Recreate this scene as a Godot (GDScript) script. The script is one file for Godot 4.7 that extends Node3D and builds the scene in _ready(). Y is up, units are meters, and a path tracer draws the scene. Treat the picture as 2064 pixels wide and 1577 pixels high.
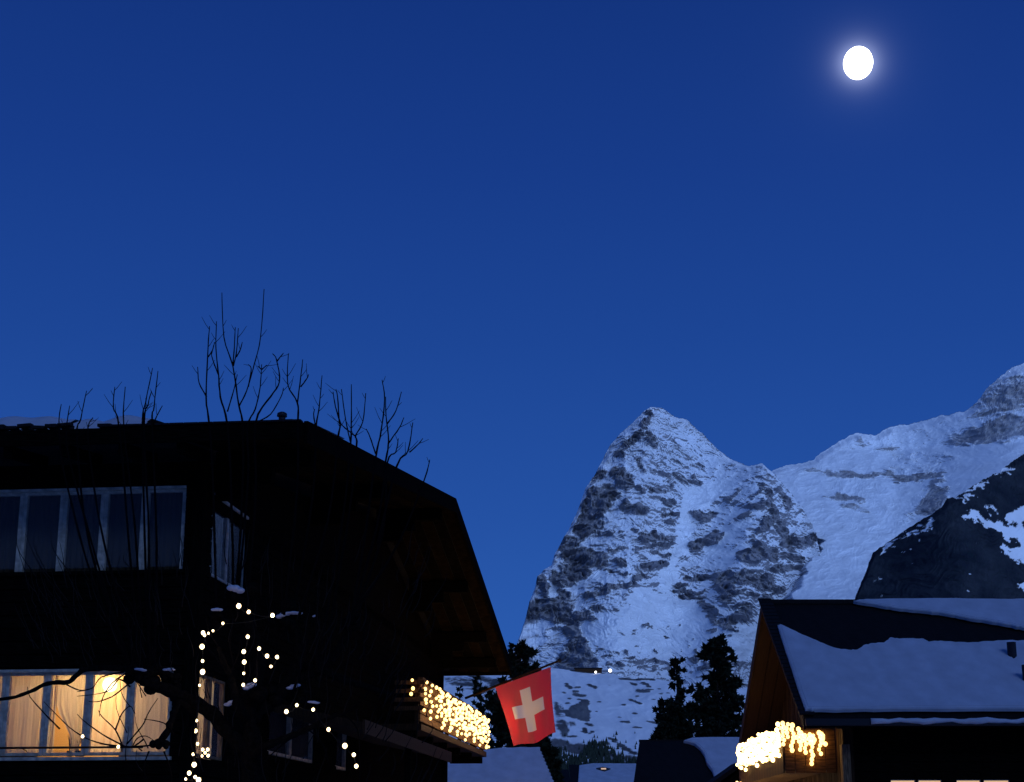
extends Node3D

# ---------------------------------------------------------------- camera numbers (lens of the photograph, eye 1.65 m above the street)
const FOCAL := 3345.0
const PITCH := 0.26878
const EYE := Vector3(0, 1.65, 0)
var rng := RandomNumberGenerator.new()
var M := {}

# a point of the world on the sight line of a traced outline point, at a distance of its own
func ray(px: float, py: float) -> Vector3:
	var dx := (px - 1032.0) / FOCAL
	var dy := (788.5 - py) / FOCAL
	return Vector3(dx, dy * cos(PITCH) + sin(PITCH), dy * sin(PITCH) - cos(PITCH))

func at(px: float, py: float, depth: float) -> Vector3:
	var d := ray(px, py)
	return EYE + d * (depth / -d.z)

# where a point at lateral x, height y and distance d shows, for laying out slopes
func seen_at(x: float, y: float, d: float) -> Vector2:
	var h := y - EYE.y
	var z := d * cos(PITCH) + h * sin(PITCH)
	return Vector2(1032.0 + FOCAL * x / z, 788.5 - FOCAL * (h * cos(PITCH) - d * sin(PITCH)) / z)

# ---------------------------------------------------------------- naming, parts
func numbered(called: String, parent: Node) -> String:
	if not parent.has_node(called):
		return called
	var n := 1
	while parent.has_node("%s_%03d" % [called, n]):
		n += 1
	return "%s_%03d" % [called, n]

func meta(o: Node3D, label: String, category := "", group := "", kind := "") -> Node3D:
	if label: o.set_meta("label", label)
	if category: o.set_meta("category", category)
	if group: o.set_meta("group", group)
	if kind: o.set_meta("kind", kind)
	return o

func thing(called: String, label: String, category: String, where := Vector3.ZERO, turn := 0.0, group := "") -> Node3D:
	var o := Node3D.new()
	o.name = numbered(called, self)
	add_child(o, true)
	o.position = where
	o.rotation.y = turn
	meta(o, label, category, group)
	return o

func part(called: String, what, m: Material, parent: Node) -> MeshInstance3D:
	var o := MeshInstance3D.new()
	o.name = numbered(called, parent)
	if what is SurfaceTool:
		what.generate_normals()
		o.mesh = what.commit()
	else:
		o.mesh = what
	o.material_override = m
	parent.add_child(o, true)
	return o

# ---------------------------------------------------------------- shapes
func mb() -> SurfaceTool:
	var st := SurfaceTool.new()
	st.begin(Mesh.PRIMITIVE_TRIANGLES)
	st.set_smooth_group(-1)
	return st

func tri(st: SurfaceTool, a: Vector3, b: Vector3, c: Vector3, out: Vector3) -> void:
	if (a - c).cross(a - b).dot(out) < 0.0:
		var t := b
		b = c
		c = t
	st.add_vertex(a)
	st.add_vertex(b)
	st.add_vertex(c)

func quad(st: SurfaceTool, a: Vector3, b: Vector3, c: Vector3, d: Vector3, out: Vector3) -> void:
	tri(st, a, b, c, out)
	tri(st, a, c, d, out)

# box between two corners in local axes, with a small chamfer on its long edges when bev > 0
func bx(st: SurfaceTool, lo: Vector3, hi: Vector3, t := Transform3D()) -> void:
	var c := []
	for i in 8:
		c.append(t * Vector3(hi.x if i & 1 else lo.x, hi.y if i & 2 else lo.y, hi.z if i & 4 else lo.z))
	var mid := t * ((lo + hi) / 2)
	for f in [[0, 1, 3, 2], [4, 5, 7, 6], [0, 1, 5, 4], [2, 3, 7, 6], [0, 2, 6, 4], [1, 3, 7, 5]]:
		var cen: Vector3 = (c[f[0]] + c[f[1]] + c[f[2]] + c[f[3]]) / 4
		quad(st, c[f[0]], c[f[1]], c[f[2]], c[f[3]], cen - mid)

func boxed(lo: Vector3, hi: Vector3) -> SurfaceTool:
	var st := mb()
	bx(st, lo, hi)
	return st

# a bar of rectangular section from a to b
func bar(st: SurfaceTool, a: Vector3, b: Vector3, w: float, h: float, up := Vector3.UP) -> void:
	var z := (b - a).normalized()
	var x := up.cross(z).normalized()
	var y := z.cross(x)
	var t := Transform3D(Basis(x, y, z), a)
	bx(st, Vector3(-w / 2, -h / 2, 0), Vector3(w / 2, h / 2, a.distance_to(b)), t)

func tube(st: SurfaceTool, pts: Array, radii: Array, sides := 6) -> void:
	st.set_smooth_group(0)
	var rings := []
	for i in pts.size():
		var d: Vector3 = (pts[mini(i + 1, pts.size() - 1)] - pts[maxi(i - 1, 0)]).normalized()
		var u := d.cross(Vector3(0.31, 0.2, 0.93)).normalized()
		var v := d.cross(u)
		var ring := []
		for k in sides:
			var a := TAU * k / sides
			ring.append(pts[i] + (u * cos(a) + v * sin(a)) * radii[i])
		rings.append(ring)
	for i in pts.size() - 1:
		for k in sides:
			var k2 := (k + 1) % sides
			var o: Vector3 = rings[i][k] + rings[i][k2] - pts[i] * 2
			quad(st, rings[i][k], rings[i][k2], rings[i + 1][k2], rings[i + 1][k], o)
	for e in [0, pts.size() - 1]:
		var o: Vector3 = pts[e] - pts[1 if e == 0 else e - 1]
		for k in sides:
			tri(st, pts[e], rings[e][k], rings[e][(k + 1) % sides], o)
	st.set_smooth_group(-1)

# smooth polyline through points, n steps a span
func curve(pts: Array, n := 4) -> Array:
	var out := []
	for i in pts.size() - 1:
		var p0: Vector3 = pts[maxi(i - 1, 0)]
		var p3: Vector3 = pts[mini(i + 2, pts.size() - 1)]
		for k in n:
			out.append((pts[i] as Vector3).cubic_interpolate(pts[i + 1], p0, p3, float(k) / n))
	out.append(pts[-1])
	return out

# a flat outline (x, y in the plane's own axes) with thickness along n
func prism(st: SurfaceTool, poly: PackedVector2Array, o: Vector3, u: Vector3, v: Vector3, n: Vector3, thick: float) -> void:
	var idx := Geometry2D.triangulate_polygon(poly)
	for i in range(0, idx.size(), 3):
		var p := []
		for k in 3:
			var q := poly[idx[i + k]]
			p.append(o + u * q.x + v * q.y)
		tri(st, p[0], p[1], p[2], -n)
		tri(st, p[0] + n * thick, p[1] + n * thick, p[2] + n * thick, n)
	var area := 0.0
	for i in poly.size():
		area += poly[i].cross(poly[(i + 1) % poly.size()])
	for i in poly.size():
		var a := poly[i]
		var b := poly[(i + 1) % poly.size()]
		var e := (b - a)
		var side := Vector2(e.y, -e.x) * signf(area)
		var a3 := o + u * a.x + v * a.y
		var b3 := o + u * b.x + v * b.y
		quad(st, a3, b3, b3 + n * thick, a3 + n * thick, u * side.x + v * side.y)

func ball(st: SurfaceTool, c: Vector3, r: Vector3, seg := 8, rings := 5) -> void:
	st.set_smooth_group(0)
	var p := func(i: int, k: int) -> Vector3:
		var th := PI * i / rings
		var a := TAU * k / seg
		return c + Vector3(sin(th) * cos(a), cos(th), sin(th) * sin(a)) * r
	for i in rings:
		for k in seg:
			var q := [(p as Callable).call(i, k), (p as Callable).call(i, k + 1), (p as Callable).call(i + 1, k + 1), (p as Callable).call(i + 1, k)]
			var o: Vector3 = q[0] + q[2] - c * 2
			if i > 0: tri(st, q[0], q[1], q[2] if i < rings - 1 else q[3], o)
			if i < rings - 1: tri(st, q[0], q[2], q[3], o)
	st.set_smooth_group(-1)

# ---------------------------------------------------------------- materials
func noise_tex(freq: float, lo: float, hi: float, type := FastNoiseLite.TYPE_SIMPLEX_SMOOTH, size := 512, oct := 5) -> NoiseTexture2D:
	var f := FastNoiseLite.new()
	f.seed = 7
	f.noise_type = type
	f.frequency = freq
	f.fractal_octaves = oct
	var t := NoiseTexture2D.new()
	t.width = size
	t.height = size
	t.seamless = true
	t.noise = f
	var g := Gradient.new()
	g.set_color(0, Color(lo, lo, lo))
	g.set_color(1, Color(hi, hi, hi))
	t.color_ramp = g
	return t

func mat(called: String, c: Color, rough := 0.9, tex: Texture2D = null, scale := Vector3.ONE, bump: Texture2D = null, bump_cm := 0.0) -> StandardMaterial3D:
	var m := StandardMaterial3D.new()
	m.resource_name = called
	m.albedo_color = c.linear_to_srgb()
	m.roughness = rough
	m.metallic_specular = 0.3
	if tex or bump:
		m.uv1_triplanar = true
		m.uv1_scale = scale
	if tex: m.albedo_texture = tex
	if bump:
		m.heightmap_enabled = true
		m.heightmap_texture = bump
		m.heightmap_scale = bump_cm
	M[called] = m
	return m

func glow(called: String, c: Color, energy: float) -> StandardMaterial3D:
	var m := mat(called, Color(0.8, 0.8, 0.8))
	m.emission_enabled = true
	m.emission = c.linear_to_srgb()
	m.emission_energy_multiplier = energy
	return m

func make_materials() -> void:
	var grain := noise_tex(0.012, 0.45, 1.0)
	var patch := noise_tex(0.006, 0.7, 1.0)
	var bump := noise_tex(0.02, 0.0, 1.0)
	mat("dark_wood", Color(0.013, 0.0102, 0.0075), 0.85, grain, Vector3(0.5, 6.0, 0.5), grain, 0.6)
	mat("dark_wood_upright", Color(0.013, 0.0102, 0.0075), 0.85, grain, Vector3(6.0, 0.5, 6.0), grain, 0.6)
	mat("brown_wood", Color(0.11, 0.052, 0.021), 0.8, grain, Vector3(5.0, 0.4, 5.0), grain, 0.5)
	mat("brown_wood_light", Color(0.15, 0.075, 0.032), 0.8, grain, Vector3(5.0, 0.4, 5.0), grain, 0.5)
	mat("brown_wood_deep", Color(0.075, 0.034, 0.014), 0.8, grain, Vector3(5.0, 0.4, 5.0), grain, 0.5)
	mat("soffit_wood", Color(0.024, 0.0145, 0.0075), 0.85, grain, Vector3(0.5, 6.0, 0.5), grain, 0.4)
	mat("pale_wood", Color(0.36, 0.24, 0.13), 0.75, grain, Vector3(4.0, 0.5, 4.0), grain, 0.3)
	mat("roof_tile", Color(0.022, 0.02, 0.02), 0.8, patch, Vector3(2, 2, 2), bump, 0.6)
	mat("bare_roof", Color(0.016, 0.014, 0.014), 0.9, patch, Vector3(1, 1, 1), bump, 1.0)
	mat("white_paint", Color(0.88, 0.76, 0.55), 0.5, patch, Vector3(2, 2, 2))
	mat("plaster", Color(0.62, 0.5, 0.34), 0.9, patch, Vector3(1, 1, 1))
	mat("added_ochre_wall", Color(0.75, 0.42, 0.12), 0.9)
	mat("lit_balcony_wood", Color(0.32, 0.15, 0.05), 0.8, grain, Vector3(0.4, 5.0, 0.4), grain, 0.5)  # brown wood with the orange glow of the bulbs put into its colour
	mat("metal", Color(0.03, 0.03, 0.035), 0.5)
	mat("wire", Color(0.01, 0.012, 0.01), 0.6)
	mat("snow", Color(0.82, 0.84, 0.88), 0.75, noise_tex(0.01, 0.88, 1.0), Vector3(0.3, 0.3, 0.3), bump, 1.6)
	mat("bark", Color(0.018, 0.0155, 0.0135), 0.95, grain, Vector3(3, 3, 3), bump, 0.8)
	mat("shoot_bark", Color(0.008, 0.0065, 0.0065), 0.85)
	mat("twig_bark", Color(0.022, 0.019, 0.017), 0.9)
	mat("needles", Color(0.02, 0.032, 0.018), 0.9)
	mat("pine_bark", Color(0.05, 0.035, 0.025), 0.95)
	mat("forest", Color(0.018, 0.026, 0.02), 0.95)
	var glass := mat("glass", Color(0.9, 0.95, 1.0), 0.06)
	glass.transparency = BaseMaterial3D.TRANSPARENCY_ALPHA
	glass.albedo_color.a = 0.06
	var sheer := mat("curtain", Color(0.74, 0.69, 0.6), 0.95, noise_tex(0.012, 0.82, 1.0), Vector3(9, 0.25, 9))
	sheer.backlight_enabled = true
	sheer.backlight = Color(0.95, 0.9, 0.8)
	var thin := mat("sheer_curtain", Color(0.78, 0.74, 0.66), 0.95)
	thin.transparency = BaseMaterial3D.TRANSPARENCY_ALPHA
	thin.albedo_color.a = 0.72
	thin.backlight_enabled = true
	thin.backlight = Color(0.95, 0.9, 0.8)
	var drape := mat("dark_curtain", Color(0.10, 0.075, 0.045), 0.95, grain, Vector3(14, 0.4, 14))
	drape.backlight_enabled = true
	drape.backlight = Color(0.3, 0.3, 0.3)
	mat("flag_red", Color(0.74, 0.022, 0.014), 0.85)
	mat("flag_white", Color(0.82, 0.78, 0.8), 0.85)
	for k in ["flag_red", "flag_white"]:
		M[k].backlight_enabled = true
		M[k].backlight = Color(0.5, 0.5, 0.5)
		M[k].cull_mode = BaseMaterial3D.CULL_DISABLED
	glow("bulb", Color(1.0, 0.6, 0.17), 3.3)
	glow("bright_bulb", Color(1.0, 0.66, 0.24), 7.0)
	glow("tree_bulb", Color(1.0, 0.72, 0.36), 6.0)
	glow("lamp_globe", Color(1.0, 0.78, 0.42), 14.0)
	glow("station_light", Color(1.0, 0.92, 0.75), 4.0)
	glow("lit_pane", Color(1.0, 0.62, 0.24), 0.6)
	glow("moon", Color(1.0, 1.0, 0.97), 5.0)
	for k in ["dark_wood", "dark_wood_upright", "soffit_wood", "shoot_bark", "twig_bark", "bark"]: M[k].metallic_specular = 0.04
	var terrain_mat := mat("mountain", Color.WHITE, 0.9)
	terrain_mat.vertex_color_use_as_albedo = true
	terrain_mat.metallic_specular = 0.1

# ---------------------------------------------------------------- sky
const MOON_AT := Vector2(1730, 127)

func make_sky() -> Sky:
	var w := 2048
	var h := 1024
	var im := Image.create(w, h, false, Image.FORMAT_RGBF)
	# twilight air, by height over the horizon
	var stops := [[-90.0, Color(0.02, 0.08, 0.3)], [0.0, Color(0.03, 0.125, 0.47)], [6.0, Color(0.0245, 0.107, 0.43)], [11.0, Color(0.0175, 0.082, 0.365)], [17.0, Color(0.0118, 0.06, 0.30)], [23.0, Color(0.0085, 0.044, 0.25)], [29.0, Color(0.0064, 0.034, 0.205)], [50.0, Color(0.0048, 0.025, 0.155)], [90.0, Color(0.004, 0.021, 0.13)]]
	for y in h:
		var e := 90.0 - 180.0 * (y + 0.5) / h
		var c := Color.BLACK
		for k in stops.size() - 1:
			if e >= stops[k][0] and e <= stops[k + 1][0]:
				c = (stops[k][1] as Color).lerp(stops[k + 1][1], (e - stops[k][0]) / (stops[k + 1][0] - stops[k][0]))
		im.fill_rect(Rect2i(0, y, w, 1), c)
	# the thin air lit up round the moon
	var m := ray(MOON_AT.x, MOON_AT.y).normalized()
	var mx := int(fposmod(atan2(m.x, -m.z) / TAU, 1.0) * w)
	var my := int(acos(m.y) / PI * h)
	for y in range(my - 60, my + 61):
		for x in range(mx - 64, mx + 65):
			var th := PI * (y + 0.5) / h
			var a := (x + 0.5) / w * TAU
			var d := Vector3(sin(th) * sin(a), cos(th), -sin(th) * cos(a))
			var off := rad_to_deg(acos(clampf(d.dot(m), -1, 1)))
			var c := im.get_pixel(x, y)
			var near := exp(-maxf(off - 0.5, 0.0) / 0.24) * 0.34
			var wide := exp(-maxf(off - 0.4, 0.0) / 0.6) * 0.075 + exp(-off / 2.2) * 0.012
			im.set_pixel(x, y, c + Color(0.62, 0.68, 0.95) * near + Color(0.36, 0.52, 1.0) * wide)
	var p := PanoramaSkyMaterial.new()
	p.panorama = ImageTexture.create_from_image(im)
	var s := Sky.new()
	s.sky_material = p
	return s

func _ready() -> void:
	rng.seed = 11
	var cam := Camera3D.new()
	cam.name = "camera"
	cam.position = EYE
	cam.rotation.x = PITCH
	cam.fov = rad_to_deg(2.0 * atan(788.5 / FOCAL))
	cam.near = 0.1
	cam.far = 30000.0
	add_child(cam)
	cam.current = true
	var env := Environment.new()
	env.background_mode = Environment.BG_SKY
	env.sky = make_sky()
	env.tonemap_mode = Environment.TONE_MAPPER_LINEAR
	env.tonemap_exposure = 1.0
	env.ambient_light_source = Environment.AMBIENT_SOURCE_DISABLED
	env.sdfgi_enabled = true
	env.ssao_enabled = true
	env.ssil_enabled = true
	var we := WorldEnvironment.new()
	we.name = "world_environment"
	we.environment = env
	add_child(we)
	# the last glow of dusk, low in the sky behind the viewer
	var dusk := DirectionalLight3D.new()
	dusk.name = "dusk_light"
	dusk.light_color = Color(0.33, 0.53, 1.0).linear_to_srgb()
	dusk.light_energy = 0.62
	dusk.light_angular_distance = 40.0
	dusk.shadow_enabled = true
	dusk.rotation_degrees = Vector3(-19, 24, 0)
	add_child(dusk)
	make_materials()
	make_ground()
	make_mountains()
	make_left_chalet()
	make_right_chalet()
	make_small_houses()
	make_conifers()
	make_pollard_tree()
	make_lights()
	make_flag()
	make_moon()

# ---------------------------------------------------------------- ground, terrain
func make_ground() -> void:
	var st := mb()
	var sheet := PlaneMesh.new()
	sheet.size = Vector2(28000, 16500)
	sheet.center_offset = Vector3(0, 0, -5750)
	meta(part("ground", sheet, M.snow, self), "snow covered village ground reaching to the feet of the mountains", "", "", "structure")
	# unseen slope behind the viewer, added to keep low dusk glow off the village
	st = mb()
	st.set_smooth_group(0)
	var n := FastNoiseLite.new()
	n.seed = 3
	n.frequency = 0.004
	var p := func(i: int, k: int) -> Vector3:
		var x := -2400.0 + 4800.0 * i / 40
		var t := k / 10.0
		return Vector3(x, t * 340.0 * (1.0 + 0.25 * n.get_noise_2d(x, t * 300)) - 1.0, 90.0 + t * 420.0)
	for i in 40:
		for k in 10:
			quad(st, (p as Callable).call(i, k), (p as Callable).call(i + 1, k), (p as Callable).call(i + 1, k + 1), (p as Callable).call(i, k + 1), Vector3(0, 1, -0.5))
	meta(part("shade_hill", st, M.snow, self), "unseen snowy hill behind the viewer, added to shade the village from low dusk light", "", "", "structure")

var face_noise := FastNoiseLite.new()
var fine_noise := FastNoiseLite.new()
var soft_noise := FastNoiseLite.new()

# [x, y] in metres of a traced point on a mountain whose distance at height y is depth(x, y)
func trace(px: float, py: float, depth: Callable) -> Vector3:
	var d := 6000.0
	var p := at(px, py, d)
	for i in 40:
		d = lerpf(d, (depth as Callable).call(p.x, p.y), 0.7)
		p = at(px, py, d)
	return p

func terrain(called: String, label: String, outline: Array, px_from: float, px_to: float, y_base: float, nx: int, ny: int, depth: Callable, marks: Array, o: Dictionary) -> void:
	var ridge := PackedVector2Array()
	for q in outline:
		var w := trace(q[0], q[1], depth)
		ridge.append(Vector2(w.x, w.y))
	# rock (+) and snow (-) areas, as discs swept along a line, in metres on the face
	var x0 := trace(px_from, outline[0][1], depth).x
	var x1 := trace(px_to, outline[-1][1], depth).x
	var top := -1e9
	for q in ridge: top = maxf(top, q.y)
	var gw: int = 170 * o.get("grid", 1)
	var gh: int = 150 * o.get("grid", 1)
	var mask := PackedFloat32Array()
	mask.resize(gw * gh)
	mask.fill(o.base)
	for f in marks:
		var a := trace(f[0], f[1], depth)
		var b := trace(f[2], f[3], depth)
		var r: float = f[4] * (-a.z) / FOCAL
		var A := Vector2(a.x, a.y)
		var AB := Vector2(b.x, b.y) - A
		var L := maxf(AB.length_squared(), 1e-6)
		var gx0 := clampi(int((minf(a.x, b.x) - 2 * r - x0) / (x1 - x0) * gw), 0, gw - 1)
		var gx1 := clampi(int((maxf(a.x, b.x) + 2 * r - x0) / (x1 - x0) * gw) + 1, 0, gw - 1)
		var gy0 := clampi(int((minf(a.y, b.y) - 2 * r - y_base) / (top - y_base) * gh), 0, gh - 1)
		var gy1 := clampi(int((maxf(a.y, b.y) + 2 * r - y_base) / (top - y_base) * gh) + 1, 0, gh - 1)
		for j in range(gy0, gy1 + 1):
			for i in range(gx0, gx1 + 1):
				var q := Vector2(x0 + (x1 - x0) * i / (gw - 1), y_base + (top - y_base) * j / (gh - 1))
				var t := clampf((q - A).dot(AB) / L, 0, 1)
				var d := q.distance_to(A + AB * t) / r
				if d < 1.6:
					var k := 1.0 - smoothstep(0.6, 1.6, d)
					mask[j * gw + i] += f[5] * k * (o.get("gain", 1.0) if f[5] > 0.0 else 1.0)
	var back := 4
	var rows := ny + back
	var D := PackedFloat32Array()
	D.resize(nx * rows)
	var pos := PackedVector3Array()
	pos.resize(nx * rows)
	var rockiness := PackedFloat32Array()
	rockiness.resize(nx * rows)
	var seg := 0
	var warp: float = o.get("warp", 22.0)
	var tilt: float = o.get("tilt", 0.0)
	var amp: float = o.amp
	var diag: bool = o.has("ribs")
	var d0 := trace(o.ribs[0], o.ribs[1], depth) if diag else Vector3.ZERO
	var d1 := trace(o.ribs[2], o.ribs[3], depth) if diag else Vector3.ZERO
	for i in nx:
		var x := x0 + (x1 - x0) * i / (nx - 1)
		while seg < ridge.size() - 2 and ridge[seg + 1].x < x: seg += 1
		var t := clampf((x - ridge[seg].x) / maxf(ridge[seg + 1].x - ridge[seg].x, 1e-3), 0, 1)
		var hgt := lerpf(ridge[seg].y, ridge[seg + 1].y, t)
		hgt += o.jag * (fine_noise.get_noise_2d(x * 2.2, 900.0) + 0.6 * fine_noise.get_noise_2d(x * 6.0, 90.0))
		hgt = maxf(hgt, y_base + 5.0)
		for j in rows:
			var v := minf(float(j) / (ny - 1), 1.0)
			var y := y_base + (hgt - y_base) * v
			var base_d: float = (depth as Callable).call(x, y)
			# mask, its borders frayed by noise
			var wx := x + warp * soft_noise.get_noise_2d(x * 3.0, y * 3.0) + warp * 0.6 * fine_noise.get_noise_2d(x * 2.0, y * 5.0)
			var wy := y + warp * soft_noise.get_noise_2d(x * 3.0 + 500, y * 3.0) + warp * 0.5 * fine_noise.get_noise_2d(x * 2.0 + 300, y * 5.0)
			var fx := clampf((wx - x0) / (x1 - x0) * (gw - 1), 0, gw - 1.001)
			var fy := clampf((wy - y_base) / (top - y_base) * (gh - 1), 0, gh - 1.001)
			var g := int(fy) * gw + int(fx)
			var ax := fx - int(fx)
			var ay := fy - int(fy)
			var mk := lerpf(lerpf(mask[g], mask[g + 1], ax), lerpf(mask[g + gw], mask[g + gw + 1], ax), ay)
			var up := clampf((y - y_base) / (top - y_base), 0, 1)
			# beds of rock below, steep flutes above
			var big := face_noise.get_noise_2d(x + y * tilt, y * 1.5)
			var bend := soft_noise.get_noise_2d(x * 0.9 + 900, y * 0.9)
			var beds := fine_noise.get_noise_2d(x * 0.6 + y * (0.2 + 0.6 * bend), y * 1.45 + x * 0.6 * bend)
			var flutes := fine_noise.get_noise_2d(x * 1.25 - y * (0.55 + bend), y * 0.5 + 700)
			var det := lerpf(beds, flutes, clampf(smoothstep(0.5, 0.85, up) * o.get("flutes", 1.0), 0, 1))
			if diag:
				# slanting ribs on the buttress
				var w := smoothstep(d0.x, d1.x, x) * smoothstep(d0.y - 120.0, d0.y, y) * (1.0 - smoothstep(d1.y - 60.0, d1.y + 60.0, y))
				if w > 0.0: det = lerpf(det, fine_noise.get_noise_2d((x - y * 0.9) * 1.5 + 40.0 * bend, (x + y) * 0.32), w)
			var rough: float = o.get("calm", 0.3) + (1.0 - o.get("calm", 0.3)) * smoothstep(-0.1, 0.9, mk)
			var d := base_d - amp * rough * (big * 1.3 + det * 0.55)
			# round the crest off and let the far side fall away
			d += o.get("crest", 30.0) * smoothstep(0.96, 1.0, v)
			if j >= ny:
				var b := j - ny + 1
				d += b * b * 45.0
				y -= b * b * 30.0
			if j == 0:
				# foot of the slope, down to the valley floor
				d -= 0.7 * y
				y = -5.0
			D[i * rows + j] = d
			pos[i * rows + j] = Vector3(x, y, -d)
			rockiness[i * rows + j] = mk + o.get("grit", 0.42) * det + 0.15 * big
	var colors := PackedColorArray()
	colors.resize(nx * rows)
	var normals := PackedVector3Array()
	normals.resize(nx * rows)
	var rock: Color = o.rock
	var rock2: Color = o.rock2
	var snow := Color(0.86, 0.88, 0.92)
	for i in nx:
		for j in rows:
			var k := i * rows + j
			var l := maxi(i - 1, 0) * rows + j
			var r := mini(i + 1, nx - 1) * rows + j
			var dn := i * rows + maxi(j - 1, 0)
			var upv := i * rows + mini(j + 1, rows - 1)
			var n := (pos[r] - pos[l]).cross(pos[upv] - pos[dn]).normalized()
			if n.z < 0 and j < ny: n = -n
			normals[k] = n
			# snow keeps to ledges and gentle ground, steep rock sheds it
			var lie: float = n.y - o.lie
			var s: float = rockiness[k] - lie * o.get("ledge", 2.6)
			var x := pos[k].x
			var y := pos[k].y
			var crisp: float = o.get("crisp", 0.16)
			var cov := 1.0 - smoothstep(0.46 - crisp, 0.46 + crisp, s + 0.13 * fine_noise.get_noise_2d(x * 9.0, y * 12.0))
			var dust: float = clampf(0.26 + 0.5 * soft_noise.get_noise_2d(x * 2.0, y * 2.0 + 40) + 0.35 * fine_noise.get_noise_2d(x * 14.0, y * 5.0), 0, 1) * o.get("dust", 0.5)
			var rc := rock.lerp(rock2, clampf(0.5 + 0.9 * soft_noise.get_noise_2d(x * 1.3 + 80, y * 4.0), 0, 1)).lerp(snow, dust)
			var grey := 0.94 + 0.1 * soft_noise.get_noise_2d(x * 2.5, y * 2.5)
			colors[k] = rc.lerp(Color(snow.r * grey, snow.g * grey, snow.b * grey), cov)
	var index := PackedInt32Array()
	index.resize((nx - 1) * (rows - 1) * 6)
	var at_i := 0
	for i in nx - 1:
		for j in rows - 1:
			var k := i * rows + j
			for q in [k, k + 1, k + rows + 1, k, k + rows + 1, k + rows]:
				index[at_i] = q
				at_i += 1
	var arr := []
	arr.resize(Mesh.ARRAY_MAX)
	arr[Mesh.ARRAY_VERTEX] = pos
	arr[Mesh.ARRAY_NORMAL] = normals
	arr[Mesh.ARRAY_COLOR] = colors
	arr[Mesh.ARRAY_INDEX] = index
	var mesh := ArrayMesh.new()
	mesh.add_surface_from_arrays(Mesh.PRIMITIVE_TRIANGLES, arr)
	meta(part(called, mesh, M.mountain, self), label, "", "", "structure")

# small flat outcrops strewn over a snow slope
func dashes(n: int, x0: float, x1: float, y0: float, y1: float, r: float, v: float) -> Array:
	var out := []
	for k in n:
		var x := rng.randf_range(x0, x1)
		var y := rng.randf_range(y0, y1)
		var l := rng.randf_range(1.0, 14.0) * (1.0 if rng.randf() < 0.5 else 0.3)
		out.append([x, y, x + l, y + l * rng.randf_range(-0.15, 0.35), r * rng.randf_range(0.4, 1.0), v * rng.randf_range(0.6, 1.1)])
	return out

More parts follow.
